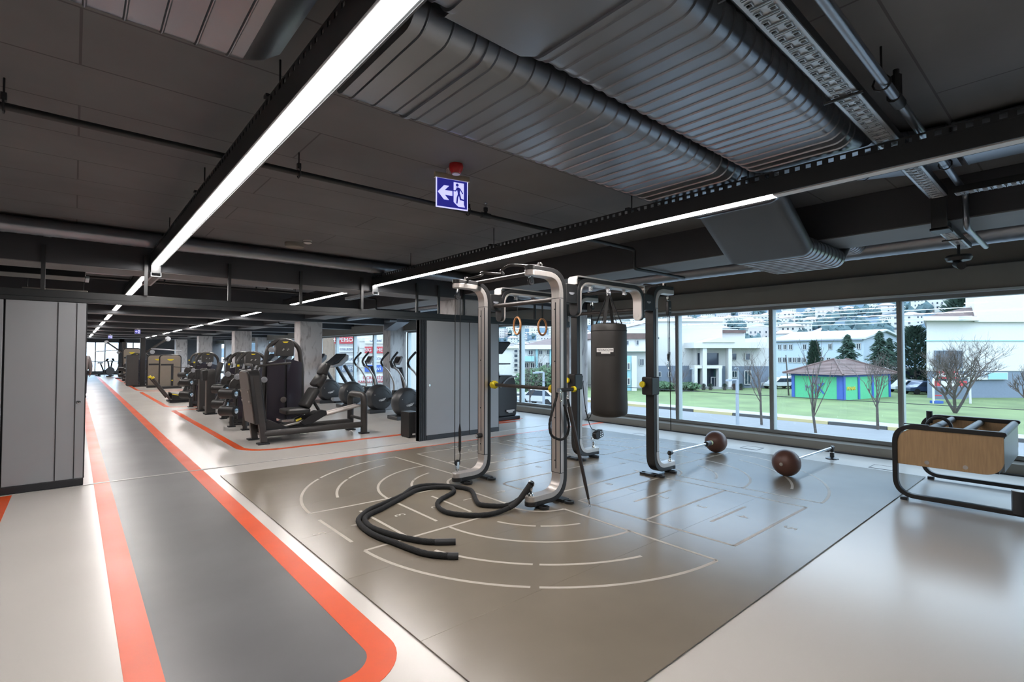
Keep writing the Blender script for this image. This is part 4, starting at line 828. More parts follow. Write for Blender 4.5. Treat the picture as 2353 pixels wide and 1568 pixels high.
# cushions and tower were built in world coordinates: bring them under the machine
for o_ in list(t.children):
    if o_.name.startswith(('seat_cushion', 'back_pad')):
        for v in o_.data.vertices: v.co -= lo
tower(t, Vector((3.03, 10.15, 0))-lo, 1.8, .72)
m = m0(); m.bb((2.6, 10.0, 0), (3.45, 10.4, .04)); m.bb((2.9, 9.7, .1), (3.1, 10.1, .2)); m.build('tower_base', K['char'], t, bevel=.008)
for u, v in ((624, 804), (607, 873), (651, 919)): p = on(1, 9.86, u, v); disc(t, p-lo, (0, -1, 0), .055, 'round_cover', 'greyp' if v < 900 else 'paneltaupe')

def seat_machine(name, lab, loc, H=1.52, rz=0, kind='curl', cat='gym machine', group=None):
    t = thing(name, lab, cat, loc, rz, group)
    tower(t, (.36, .65, 0), H, .66)
    m = M(); m.bb((-.02, .5, 0), (.75, .95, .04)); m.build('tower_base', K['char'], t, bevel=.008)
    m = M(); m.tube(rounded([(0, -.35, .02), (0, -.35, .55), (.1, -.2, .62), (.75, .4, .62)], .1, 5), .042, 12); m.build('main_frame', K['char'], t)
    m = M(); m.tube([(-.02, -.35, .1), (.75, .42, .1)], .04, 10); m.tube([(-.1, .3, .02), (-.1, .3, .5)], .04, 10); m.tube([(-.1, .3, .12), (.6, .42, .12)], .035, 8); m.build('floor_frame', K['char'], t)
    m = M(); [m.box((x, y, .012), (.13, .13, .024)) for x, y in ((0, -.35), (-.1, .3))]; m.build('floor_foot', K['seal'], t, kind='stuff')
    cushion((.25, .0, .66), (1, .1, .06), (0, 1, 0), .44, .4, .1).build('seat_cushion', K['upho'], t)
    cushion((.52, .02, .98), (.28, 0, 1), (0, 1, 0), .58, .4, .1).build('back_pad', K['upho'], t)
    for z, y, s in ((.73, -.42, 1), (.4, -.45, 1)):
        roller(t, (-.2, y-.06, z), (-.4, y+.2, z), .1)
    disc(t, (-.06, -.2, .86), (-.4, -.9, 0), .2, 'cam_disc', 'char', .05)
    m = M(); m.tube([(-.4, -.32, .4), (-.3, -.25, .6), (-.05, -.24, .8)], .03, 10); m.tube([(-.28, -.34, .73), (-.05, -.24, .8)], .028, 10); m.build('lever_arm', K['char'], t)
    m = M(); m.tube([(-.12, -.2, .84), (-.1, -.2, 1.25)], .02, 8); m.build('side_handle', K['char'], t)
    m = M(); m.cyl((-.1, -.2, 1.25), (-.1, -.2, 1.29), .022); m.build('yellow_tip', K['yellow'], t)
    for p in ((-.13, -.28, 1.05), (.35, .2, 1.2)): disc(t, p, (-.5, -.8, 0), .06)
    return t
sm = seat_machine('leg_curl_machine', 'black leg curl machine with roller pads, right behind the foot plate of the leg press', (2.58, 11.38, 0), 1.56)
dup(sm, (2.74, 12.95, 0), 0, 'black seated machine with domed tower, second behind the leg press')
def column_machine(name, lab, loc):
    t = thing(name, lab, 'gym machine', loc)
    for y in (0, .95):
        m = M(); m.loft([[(x*.1*s+dx, y+yy*.12*s, z*.92) for x, yy in ((-1, -1), (1, -1), (1, 1), (-1, 1))] for z, s, dx in ((.03, 1, 0), (1.0, 1, 0), (1.12, .97, .0), (1.2, .8, .01), (1.23, .4, .02))]); m.build('hooded_column', K['char'], t, bevel=.03)
        m = M(); m.bb((-.106, y-.08, .03), (-.1, y+.08, .86)); m.build('side_plate', K['paneltaupe'], t); m = M(); m.prism([(0, 0), (.1, 0), (.14, .2), (.1, .27), (0, .25)], (-.19, y-.02, .84), (1, 0, 0), (0, 0, 1), .15); m.build('hood_lip', K['upho'], t, bevel=.02)
        m = M(); m.box((0, y, .015), (.26, .3, .03)); m.build('floor_foot', K['seal'], t)
    m = M(); m.tube([(0, 0, .1), (0, .95, .1)], .04, 10); m.tube([(0, .48, .1), (.8, .48, .1)], .04, 10); m.build('floor_frame', K['char'], t)
    cushion((.45, .48, .55), (1, 0, 0), (0, 1, 0), .42, .4, .1).build('seat_cushion', K['upho'], t); cushion((.7, .48, .95), (.2, 0, 1), (0, 1, 0), .7, .4, .1).build('back_pad', K['upho'], t)
    m = M(); m.tube([(.5, .48, .1), (.5, .48, .5)], .04, 10); m.build('seat_post', K['char'], t)
    return t
column_machine('pec_machine', 'machine with two tall brown hooded columns beside the orange zone line', (2.6, 14.5, 0))
s3 = dup(sm, (2.62, 16.5, 0), 0, 'black machine with domed tower, just beyond the two hooded columns')
dup(sm, (3.35, 22.3, 0), 0, 'black machine with domed tower just in front of the beige panels'); dup(sm, (2.3, 31.2, 0), 0, 'far dark machine with domed tower near the tall pulley post'); dup(sm, (2.2, 33.2, 0), 0, 'most distant machine with domed tower near the far glass')
# beige cable walls
def beige(lab, loc, H=1.5, W=.95):
    t = thing('cable_wall', lab, 'gym machine', loc, 0, 'beige cable wall units')
    out = [(-W/2, .1), (W/2, .1)]+[(W/2-.12+.12*math.cos(R(a)), H-.12+.12*math.sin(R(a))) for a in range(0, 91, 15)]+[(-W/2+.12-.12*math.sin(R(a)), H-.12+.12*math.cos(R(a))) for a in range(0, 91, 15)]
    m = M(); m.loft([[(x*.98, y, z*.99) for x, z in out] for y in (-.06, .06)]); m.build('beige_panel', K['beige'], t, bevel=.01)
    m = M(); m.tube([(x, 0, z) for x, z in out[1:]]+[(-W/2, 0, .1)], .035, 10); m.build('rim_tube', K['black'], t)
    m = M(); m.prism([(-.13, .035), (.13, .035), (.08, -.02), (.04, -.035), (-.04, -.035), (-.08, -.02)], (.0, -.063, H*.86), (1, 0, 0), (0, 0, 1), .006); m.build('yellow_badge', K['yellow'], t)
    m = M(); m.bb((-W/2+.03, -.066, H*.69), (.1, -.058, H*.74)); m.bb((.02, -.068, .12), (.11, -.058, H*.74)); m.build('cable_slot', K['seal'], t)
    m = M(); m.cyl((.065, -.07, .35), (.065, -.11, .35), .03); m.build('yellow_knob', K['yellow'], t); m = M(); m.tube([(.08, -.08, .95), (.55, -.2, .9)], .015, 6); m.build('cable_grip', K['char'], t)
    m = M(); m.bb((-W/2-.03, -.2, 0), (W/2+.03, .25, .1)); m.build('base_box', K['black'], t, bevel=.01)
    return t
bg_ = beige('beige panel cable wall with yellow badge, in front of its twin', (3.2, 26.5, 0), 1.45, .76)
dup(bg_, (2.88, 27.7, 0), 0, 'beige panel cable wall half hidden behind its twin')
dup(bg_, (2.47, 35.5, 0), 0, 'tall beige cable wall standing far down the hall by the pulley mast').scale = (1, 1, 1.25)
# self-powered curved treadmill with yellow line and two yellow-tipped poles
t = thing('curved_treadmill', 'low black curved treadmill with yellow side line and yellow-tipped poles', 'treadmill', (2.2, 19.0, 0))
for y in (-.4, .4):
    m = M(); pth = [(.1+1.7*i/10, .16+.14*(2*i/10-1)**2+.1*i/10) for i in range(11)]; m.prism([(x, z) for x, z in pth]+[(1.8, .06), (.1, .06)], (0, y, 0), (1, 0, 0), (0, 0, 1), .08); m.build('side_fairing', K['black'], t, bevel=.015)
    m = M(); m.tube([(x, y-.045 if y < 0 else y+.045, z-.03) for x, z in pth], .012, 6); m.build('yellow_line', K['yellow'], t)
    m = M(); m.tube([(.05, y, .12), (-.38, y, .76)], .035, 10); m.build('push_pole', K['char'], t); m = M(); m.tube([(-.38, y, .76), (-.41, y, .81)], .05, 10); m.build('yellow_tip', K['yellow'], t)
m = M(); m.loft([[(.1+1.7*i/10, yy, .13+.14*(2*i/10-1)**2+.1*i/10+k) for yy, k in ((-.36, 0), (.36, 0), (.36, .03), (-.36, .03))] for i in range(11)]); m.build('running_belt', K['seal'], t)
m = M(); m.tube(rounded([(1.7, -.4, .3), (1.75, -.4, 1.2), (1.75, .4, 1.2), (1.7, .4, .3)], .1), .03, 8); m.build('front_rail', K['char'], t); m = M(); m.box((1.75, 0, 1.25), (.06, .4, .25)); m.build('console', K['screen'], t)
m = M(); m.bb((.05, -.42, 0), (1.8, .42, .05)); m.build('base_frame', K['seal'], t)
# tall pulley mast
t = thing('pulley_mast', 'tall black double pulley mast with angled arm rising over the far machines', 'gym machine', (2.42, 29, 0))
m = M(); m.bb((-.1, -.12, .0), (.1, .12, 2.25)); m.build('mast', K['black'], t, bevel=.02); m = M(); m.tube([(.08, -.05, 1.55), (.9, -.1, 2.2)], .05, 10); m.build('angled_arm', K['char'], t); disc(t, (.95, -.1, 2.22), (0, -1, 0), .12, 'pulley_wheel', 'greyp', .04); disc(t, (.35, -.12, 1.6), (0, -1, 0), .1, 'pulley_wheel', 'greyp', .04)
m = M(); m.bb((-.35, -.3, 0), (.35, .3, .06)); m.build('base_plate', K['black'], t, bevel=.01); m = M(); m.tube([(.3, -.1, 1.75), (1.5, -.1, 1.65)], .03, 8); m.build('side_bar', K['greyp'], t)
m = M(); m.bb((-.6, -.15, .05), (-.15, .25, 1.45)); m.build('stack_cover', K['char'], t, bevel=.03)
t2 = dup(t, (2.35, 39, 0), R(160), 'most distant pulley mast silhouetted against the far glass')
# far silhouettes: bench and bike by the end glazing
def bike(lab, loc, rz):
    t = thing('exercise_bike', lab, 'exercise bike', loc, rz); m = M(); m.lathe([(0, -.06), (.24, -.06), (.26, 0), (.24, .06), (0, .06)], (.35, 0, .35), (0, 1, 0), 20); m.build('flywheel', K['dgrey'], t)
    m = M(); m.tube([(-.35, 0, .08), (.35, 0, .35), (.45, 0, 1.0)], .05, 10); m.tube([(0, 0, .22), (-.22, 0, .85)], .045, 10); m.build('frame', K['black'], t); cushion((-.24, 0, .9), (1, 0, 0), (0, 1, 0), .28, .22, .08).build('saddle', K['upho'], t)
    m = M(); m.tube([(.45, -.22, 1.05), (.5, 0, 1.0), (.45, .22, 1.05)], .022, 8); m.build('handlebar', K['black'], t); m = M(); m.box((.5, 0, 1.12), (.04, .25, .18), Matrix.Rotation(-.4, 3, 'Y')); m.build('console', K['screen'], t); m = M(); [m.bb((x-.05, -.25, 0), (x+.05, .25, .06)) for x in (-.35, .4)]; m.build('floor_bar', K['black'], t); return t
bike('dark exercise bike by the far glass, left of the lane end', (1.6, 44.5, 0), R(20)); bike('dark exercise bike by the far glass right of the lane end', (2.15, 43, 0), R(200))

# ================================================================= cardio machines
def ball_housing(t):
    m = M(); m.lathe([(.0, -.2), (.2, -.2), (.29, -.175), (.335, -.1), (.345, 0), (.335, .1), (.29, .175), (.2, .2), (0, .2)], (0, 0, .375), (0, 1, 0), 36); m.build('flywheel_housing', K['dgrey'], t)
    m = M(); m.tube([(.22*math.cos(R(a)), -.199, .375+.22*math.sin(R(a))) for a in range(20, 80, 6)], .004, 5); m.build('cover_seam', K['seal'], t)
    m = M(); c = Vector((.0, -.205, .33)); u = Vector((.97, 0, .24)); m.prism([(-.1, .022), (.1, .022), (.1, .0), (.06, -.008), (.05, -.028), (-.05, -.028), (-.06, -.012), (-.1, -.01)], c, u, (-.24, 0, .97), .004); m.build('logo_plate', K['logo'], t)
    m = M(); m.prism([(-.1, .004), (.1, .004), (.1, -.004), (-.1, -.004)], c+Vector((0, -.003, .007)), u, (-.24, 0, .97), .003); m.build('logo_bar', K['seal'], t)
    m = M(); m.ball((-.2, -.19, .46), .014, n=8); m.build('indicator', K['silver'], t)
    m = M(); m.bb((-.36, -.24, 0), (.08, .24, .085)); m.build('rear_foot', K['dgrey'], t, bevel=.015)
def cross_trainer(lab, loc, group='cross trainers by the windows'):
    t = thing('cross_trainer', lab, 'cross trainer', loc, 0, group); ball_housing(t)
    m = M(); m.prism([(.1, .02), (1.25, .02), (1.3, .12), (1.25, .5), (1.1, .52), (.85, .25), (.1, .18)], (0, 0, 0), (1, 0, 0), (0, 0, 1), .28); m.build('front_body', K['greyp'], t, bevel=.03)
    m = M(); m.tube([(.98, 0, .45), (.82, 0, 1.1)], [.06, .05], 10); m.build('mast', K['dgrey'], t)
    m = M(); m.prism(rrect(.34, .24, .03), (.74, 0, 1.3), (.0, 1, 0), (.45, 0, .89), .05); m.build('console', K['greyp'], t, bevel=.01); m = M(); m.prism(rrect(.27, .17, .02), (.713, 0, 1.314), (.0, 1, 0), (.45, 0, .89), .006); m.build('screen', K['screen'], t)
    m = M(); m.tube(rounded([(.8, -.12, 1.1), (.62, -.12, 1.1), (.56, -.1, 1.28)], .06), .018, 8); m.tube(rounded([(.8, .12, 1.1), (.62, .12, 1.1), (.56, .1, 1.28)], .06), .018, 8); m.build('fixed_handle', K['seal'], t, kind='stuff')
    for s in (-1, 1):
        up_ = smooth([(.78, s*.3, .4), (.78, s*.3, .7), (.62, s*.3, 1.0), (.45, s*.29, 1.15)], 5); m = M(); m.tube(up_, .027, 8); m.build('moving_arm', K['silver'], t)
        m = M(); m.tube(smooth([(.45, s*.29, 1.15), (.4, s*.28, 1.25), (.45, s*.27, 1.36), (.6, s*.25, 1.52)], 5), .028, 8); m.build('arm_grip', K['seal'], t)
        m = M(); m.tube([(.78, s*.3, .4), (.1, s*.27, .3)], .025, 8); m.box((.4, s*.24, .36), (.36, .14, .03)); m.build('pedal_link', K['dgrey'], t)
        m = M(); m.box((.8, s*.25, .42), (.14, .12, .14)); m.build('pivot_block', K['seal'], t)
    for c in t.children:
        if c.name.split('.')[0] in ('mast', 'console', 'screen', 'fixed_handle', 'moving_arm', 'arm_grip', 'front_body', 'pivot_block'):
            for v in c.data.vertices: v.co.x -= .2; v.co.z += .03
    return t
c1 = cross_trainer('black cross trainer with round rear housing, nearest to the partition', (5.88, 10.55, 0))
dup(c1, (5.98, 12.15, 0), 0, 'black cross trainer with round housing, second from the partition')
dup(c1, (6.02, 13.95, 0), 0, 'black cross trainer with round housing, third from the partition')
def treadmill(lab, loc, group, ball=False):
    t = thing('treadmill', lab, 'treadmill', loc, 0, group)
    if ball: ball_housing(t)
    b = .5 if ball else 0; cx = -.4 if ball else 0
    m = M(); m.bb((-.5+b, -.38, .05), (1.5, .38, .17)); m.build('deck', K['greyp'], t, bevel=.03)
    m = M(); m.bb((-.45+b, -.26, .165), (1.2, .26, .18)); m.build('running_belt', K['seal'], t); m = M(); m.bb((1.1, -.36, .15), (1.65, .36, .32)); m.build('motor_hood', K['greyp'], t, bevel=.05)
    m = M(); m.bb((-.4+b, -.3, 0), (1.5, .3, .05)); m.build('floor_frame', K['seal'], t)
    for s in (-1, 1): m = M(); m.tube([(1.35+cx, s*.34, .15), (.75+cx, s*.34, 1.15)], [.06, .05], 10); m.build('mast', K['dgrey'], t)
    m = M(); m.loft([[(.36+cx+x, y, 1.12+z) for x, z in ((0, -.04), (.3, .02), (.5, .2), (.52, .34), (.46, .37), (.2, .1), (0, .03))] for y in (-.4, .4)]); m.build('console_shell', K['greyp'], t, bevel=.03)
    m = M(); m.prism(rrect(.46, .28, .03), (.66+cx, 0, 1.34), (0, 1, 0), (.62, 0, .78), .03); m.build('screen', K['screen'], t)
    m = M(); m.loft([[(.37+cx+x, y, 1.14+z) for x, z in ((.0, .03), (.2, .1), (.46, .37), (.4, .38), (.14, .15), (-.02, .06))] for y in (-.36, .36)]); m.build('console_top', K['seal'], t, bevel=.02)
    return t
tr0 = treadmill('black ball-backed trainer with curved pale console, beside the stone column', (6.0, 15.6, 0), 'treadmills by the windows', True)
tr = treadmill('treadmill with curved pale console, half behind the stone column', (5.6, 17.4, 0), 'treadmills by the windows')
for i, y in enumerate((19.2, 21, 22.8, 26.5, 28.2, 30)): dup(tr, (5.6, y, 0), 0, 'treadmill with tilted console, %s in the far row by the windows' % ['first', 'second', 'third', 'fourth', 'fifth', 'last'][i])
# tall climber behind the partition end
t = thing('stair_climber', 'tall dark climber machine with tilted console behind the right partition end', 'climber', (7.5, 9.15, 0))
m = M(); m.loft([[(x*s+dx, y, z) for x, y in ((-.28, -.36), (.28, -.36), (.28, .36), (-.28, .36))] for z, s, dx in ((.08, .95, 0), (.45, 1.08, 0), (.75, 1.05, -.01), (.98, .8, -.03), (1.02, .6, -.04))]); m.build('body', K['dgrey'], t, bevel=.03)
m = M(); m.bb((-.33, -.42, 0), (.33, .42, .08)); m.build('base', K['seal'], t, bevel=.015)
m = M(); m.tube(smooth([(.26, -.365, .98), (.05, -.372, .96), (-.1, -.376, .88), (-.24, -.38, .75)], 5), .02, 8); m.build('pale_stripe', K['greyp'], t)
m = M(); m.tube([(-.08, 0, .95), (-.12, 0, 1.62)], [.11, .06], 12); m.build('mast', K['dgrey'], t); m = M(); m.loft([[(-.2, y, 1.5), (-.1, y, 1.5), (.16, y, 1.76), (.1, y, 1.79), (-.25, y, 1.76)] for y in (-.3, .3)]); m.build('console', K['seal'], t, bevel=.015)
m = M(); m.bb((-.15, -.32, 1.26), (.12, .32, 1.29)); m.build('shelf', K['dgrey'], t, bevel=.008)
m = M(); m.prism([(-.12, .03), (.12, .03), (.12, .0), (.07, -.01), (.06, -.04), (-.06, -.04), (-.07, -.015), (-.12, -.01)], (.05, -.398, .2), (1, 0, 0), (0, 0, 1), .004); m.build('logo_plate', K['logo'], t)

# ================================================================= person, mostly hidden behind the left partition
def skinmesh(name, verts, edges, radii, mt, parent, sub=1):
    me = bpy.data.meshes.new(name); me.from_pydata(verts, edges, []); o = bpy.data.objects.new(name, me); COL.objects.link(o); o.parent = parent; me.materials.append(mt)
    sk = o.modifiers.new('skin', 'SKIN'); sk.use_smooth_shade = True
    import bmesh
    if not me.skin_vertices:
        bm = bmesh.new(); bm.from_mesh(me); bm.verts.layers.skin.verify(); bm.to_mesh(me); bm.free()
    for i, sv in enumerate(me.skin_vertices[0].data):
        sv.radius = (radii[i],)*2 if isinstance(radii[i], float) else radii[i]; sv.use_root = i == 0
    s = o.modifiers.new('sub', 'SUBSURF'); s.levels = sub; s.render_levels = sub; return o
t = thing('person', 'person in grey sweatshirt walking down the lane, only one arm seen past the partition', 'person', (.205, 22.7, 0), R(8))
sk = mat('skin', (.42, .22, .15), .5); gs = mat('grey_sweatshirt', (.22, .2, .2), .85, bump=.2, bs=120); dk = mat('dark_trousers', (.03, .03, .04), .8); hr = mat('dark_hair', (.02, .014, .01), .6)
V = [(0, 0, .95), (0, 0, 1.15), (0, .01, 1.36), (0, .01, 1.47), (0, .035, 1.585), (0, .035, 1.68), (.17, 0, 1.39), (.24, .0, 1.12), (.25, .06, .88), (.25, .09, .8), (-.17, 0, 1.39), (-.24, 0, 1.12), (-.25, -.04, .88), (-.25, -.05, .8), (.09, 0, .88), (.1, .1, .48), (.1, .02, .08), (.1, .16, .04), (-.09, 0, .88), (-.1, -.06, .48), (-.1, -.22, .12), (-.1, -.12, .05)]
Ed = [(0, 1), (1, 2), (2, 3), (3, 4), (4, 5), (2, 6), (6, 7), (7, 8), (8, 9), (2, 10), (10, 11), (11, 12), (12, 13), (0, 14), (14, 15), (15, 16), (16, 17), (0, 18), (18, 19), (19, 20), (20, 21)]
Rd = [(.15, .1), (.14, .09), (.15, .1), .058, .088, .09, .05, .04, .028, .03, .05, .04, .028, .03, .085, .055, .04, .035, .085, .055, .04, .035]
skinmesh('body', V, Ed, Rd, sk, t)
tv = [(0, 0, .84), (0, 0, 1.12), (0, .01, 1.37), (0, .01, 1.44), (.18, 0, 1.39), (.245, 0, 1.12), (.25, .07, .83), (-.18, 0, 1.39), (-.245, 0, 1.12), (-.25, -.042, .83)]
skinmesh('sweatshirt', tv, [(0, 1), (1, 2), (2, 3), (2, 4), (4, 5), (5, 6), (2, 7), (7, 8), (8, 9)], [(.235, .175), (.205, .15), (.2, .14), .08, .075, .066, .054, .075, .066, .054], gs, t)
skinmesh('trousers', [(0, 0, .95), (.095, 0, .86), (.1, .1, .48), (.1, .03, .1), (-.095, 0, .86), (-.1, -.06, .48), (-.1, -.21, .14)], [(0, 1), (1, 2), (2, 3), (0, 4), (4, 5), (5, 6)], [(.165, .115), .105, .075, .06, .105, .075, .06], dk, t)
m = M(); m.ball((0, .004, 1.712), .093, n=16, sq=.95); m.build('hair', hr, t)
m = M(); m.tube([(0, .105, 1.655), (0, .128, 1.62), (0, .112, 1.612)], [.008, .014, .012], 7); m.build('nose', sk, t)
for s in (-1, 1): M().ball((s*.032, .104, 1.652), .011, n=8).build('eye', hr, t); M().ball((s*.085, .03, 1.635), .026, (1, 0, 0), 8, .5).build('ear', sk, t)
m = M(); m.tube([(-.024, .1, 1.582), (0, .106, 1.579), (.024, .1, 1.582)], .006, 6); m.build('mouth', mat('lips', (.3, .1, .09), .5), t)
for s, hy in ((1, .09), (-1, -.05)):
    m = M(); bx_ = s*.25
    for k in range(4): f0 = Vector((bx_+.0, hy-.03+.022*k, .785)); m.tube([f0, f0+Vector((-.004*s, .006, -.045)), f0+Vector((-.02*s, .012, -.08+.006*abs(k-1.5)))], [.01, .0095, .007], 7)
    m.tube([(bx_-.01*s, hy+.035, .81), (bx_-.02*s, hy+.06, .78), (bx_-.03*s, hy+.062, .745)], [.012, .011, .008], 7); m.build('hand_fingers', sk, t, kind='stuff')
for s, y in ((1, .05), (-1, -.17)): M().loft([[(s*.1+x*w_, y+.1+yy, z) for x, yy in ((-.045, -.16), (.045, -.16), (.05, .08), (0, .14), (-.05, .08))] for z, w_ in ((0, 1), (.05, 1), (.09, .7))]).build('shoe', dk, t, bevel=.01)
# ================================================================= outside, three metres below the gym floor
G = -3.0
FH = Vector((math.sin(YAW), math.cos(YAW), 0)); RH = Vector((math.cos(YAW), -math.sin(YAW), 0))
def gp(u, D): p = far(u, 814, D); return Vector((p.x, p.y, G))
K['grass'] = mat('lawn_grass', (0.102, 0.141, 0.051), .9, var=.35, vs=.35, bump=.3, bs=6)
K['road'] = mat('pale_asphalt', (.125, .128, .135), .8, var=.1, vs=.5); K['pave'] = mat('pavement_concrete', (0.252, 0.246, 0.24), .8, var=.06)
K['wwall'] = mat('white_render', (0.48, 0.459, 0.444), .8, var=.04); K['blwall'] = mat('pale_blue_render', (0.36, 0.414, 0.48), .8, var=.05); K['gwall'] = mat('grey_blue_render', (0.132, 0.156, 0.198), .8, var=.06)
K['teal'] = mat('teal_panel', (0.216, 0.372, 0.408), .7); K['roofw'] = mat('white_metal_roof', (0.48, 0.48, 0.492), .5, var=.04); K['tile'] = mat('weathered_red_tile', (0.102, 0.06, 0.053), .75, var=.35, vs=1.2)
K['pane'] = mat('dark_window_glass', (0.027, 0.036, 0.051), .12); K['green'] = mat('green_wall_paint', (0.072, 0.36, 0.18), .7, var=.06); K['blue'] = mat('blue_wall_paint', (0.03, 0.078, 0.3), .6, var=.06)
K['bark'] = mat('grey_bark', (0.054, 0.045, 0.039), .9, var=.25, vs=6); K['twig'] = mat('brown_twigs', (0.078, 0.06, 0.051), .9)
K['conif'] = mat('conifer_green', (0.021, 0.045, 0.03), .9, var=.4, vs=1.5); K['bush'] = mat('bush_green', (0.054, 0.102, 0.048), .9, var=.35, vs=2)
K['lampg'] = mat('lamp_grey', (0.228, 0.252, 0.282), .5, metal=.2); K['wire'] = mat('white_cable', (0.48, 0.48, 0.48), .6); K['redsign'] = mat('red_sign', (0.36, 0.03, 0.036), .5); K['bluesign'] = mat('blue_sign', (0.024, 0.072, 0.27), .5)
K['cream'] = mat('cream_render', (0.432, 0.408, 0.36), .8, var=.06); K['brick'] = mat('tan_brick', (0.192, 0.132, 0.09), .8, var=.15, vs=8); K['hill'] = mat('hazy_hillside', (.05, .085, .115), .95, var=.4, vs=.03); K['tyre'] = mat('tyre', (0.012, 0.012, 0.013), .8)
o = M().bb((38.2, -120, G-.5), (126, 160, G)).build('lawn', K['grass'], kind='structure')
o = M().bb((12, -120, G-.6), (37.4, 160, G-.12)).build('street', K['road'], kind='structure')
t = thing('pavement', 'pale pavement with dark and yellow kerb along the lawn', 'pavement', (37.8, 12, G)); M().bb((0, -130, -.3), (2.2, 150, .02)).build('slab', K['pave'], t)
kb = [mat('kerb_black', (.05, .05, .05), .8), mat('kerb_yellow', (0.36, 0.3, 0.15), .8)]
for i in range(26):
    M().bb((-.18, -42+i*3.2, -.3), (0, -42+i*3.2+3.15, .06)).build('kerb_stone', kb[i % 2], t, label='yellow kerb stone' if i % 2 else None)
o = M().bb((9.4, -60, G-.6), (12, 160, G-.1)).build('near_pavement', K['pave'], kind='structure')
o = M().bb((126, -300, G-.5), (170, 600, G-.02)).build('far_ground', K['hill'], kind='structure')
def slab(m, u0, v0, u1, v1, D, dep, ground=False, d=None):
    d = d or FH; a = [far(u0, v0, D), far(u1, v0, D), far(u1, v1, D), far(u0, v1, D)]
    if ground: a[2].z = a[3].z = G
    return m.loft([a, [p+d*dep for p in a]])
def building(name, lab, root_u, D):
    p = gp(root_u, D); return thing(name, lab, 'building', p)
def part(t, nm, mt, *rects, D, dep, ground=False, bevel=0, d=None):
    m = M(t.location)
    for r in rects: slab(m, *r, D, dep, ground, d)
    return m.build(nm, K[mt], t, smooth=False)
def win(t, D, rects, mt='pane', fr='wwall', mull=1):
    for u0, v0, u1, v1 in rects:
        m = M(t.location); w_ = min((u1-u0)*.08, 1.3)
        for q in ((u0-.3, v0-.3, u1+.3, v0+w_), (u0-.3, v1-w_, u1+.3, v1+.3), (u0-.3, v0+w_, u0+w_, v1-w_), (u1-w_, v0+w_, u1+.3, v1-w_)): slab(m, *q, D-.12, .14)
        for k in range(mull): c = u0+(u1-u0)*(k+1)/(mull+1); slab(m, c-w_/2, v0+w_, c+w_/2, v1-w_, D-.1, .1)
        f = m.build('window', K[fr], t, smooth=False)
        m = M(t.location); slab(m, u0+w_*.5, v0+w_*.5, u1-w_*.5, v1-w_*.5, D-.05, .06); m.build('window_glass', K[mt], f, smooth=False)
# white civic hall with portico
t = building('civic_hall', 'big white hall with square portico and grey ground floor beyond the lawn', 1650, 66)
part(t, 'main_block', 'wwall', (1500, 738, 1660, 893), D=69, dep=30, ground=True); part(t, 'main_cornice', 'roofw', (1497, 732, 1664, 739), D=68.7, dep=31)
part(t, 'side_wing', 'wwall', (1600, 797, 1766, 842), D=67.5, dep=14); part(t, 'wing_base', 'gwall', (1600, 842, 1766, 893), D=67.4, dep=14, ground=True)
part(t, 'left_base', 'gwall', (1500, 841, 1596, 893), D=68.8, dep=2, ground=True)
part(t, 'upper_block', 'wwall', (1658, 762, 1712, 800), D=74, dep=10); part(t, 'upper_eaves', 'tile', (1658, 759, 1714, 765), D=73.6, dep=11)
part(t, 'portico_roof', 'wwall', (1595, 787, 1767, 800), D=65.2, dep=4)
m = M(t.location); a = [far(u, v, 65) for u, v in ((1615, 787), (1690, 787), (1652, 776))]; m.loft([a, [p+FH*5 for p in a]]); m.build('pediment', K['wwall'], t, smooth=False)
for u0, u1, v0 in ((1596, 1603, 846), (1615, 1624.5, 799), (1652, 1659, 846), (1674, 1682, 799)): part(t, 'portico_column', 'wwall', (u0, v0, u1, 893), D=65.4, dep=1, ground=True)
part(t, 'floor_band', 'wwall', (1596, 840, 1660, 847), D=65.6, dep=2); part(t, 'plinth', 'pave', (1594, 890, 1684, 893), D=65, dep=2.4, ground=True)
win(t, 67.3, [(1604, 812, 1615, 838), (1625, 812, 1651, 838), (1604, 848, 1615, 888), (1625, 848, 1651, 888)], fr='pane', mull=0)
win(t, 67, [(1634, 867, 1649, 889)]); win(t, 67.3, [(1682, 812, 1693, 828), (1713, 812, 1724, 828)], mull=0); win(t, 67.2, [(1682, 853, 1694, 868), (1711, 852, 1726, 884)]); win(t, 68.7, [(1537, 775, 1540, 779), (1537, 809, 1541, 816), (1513, 855, 1519, 866), (1536, 855, 1541, 866), (1512, 775, 1515, 780)], mull=0)
# left wing with teal details
t = building('teal_office', 'white and teal office block seen right of the hanging punch bag', 1465, 63)
part(t, 'main_block', 'wwall', (1362, 778, 1500, 893), D=66, dep=16, ground=True); part(t, 'roof', 'tile', (1358, 766, 1502, 779), D=65.6, dep=16); part(t, 'front_block', 'teal', (1426, 818, 1462, 893), D=62, dep=5, ground=True); part(t, 'teal_pier', 'wwall', (1452, 818, 1463, 893), D=61.8, dep=1, ground=True); part(t, 'canopy', 'wwall', (1424, 800, 1500, 808), D=64.6, dep=3)
win(t, 65.9, [(1439, 783, 1445, 793), (1462, 782, 1468, 793)], mull=0); win(t, 61.9, [(1431, 834, 1448, 850), (1431, 869, 1448, 885)], mull=2); win(t, 65.9, [(1470, 800+25, 1480, 840)], mull=1)
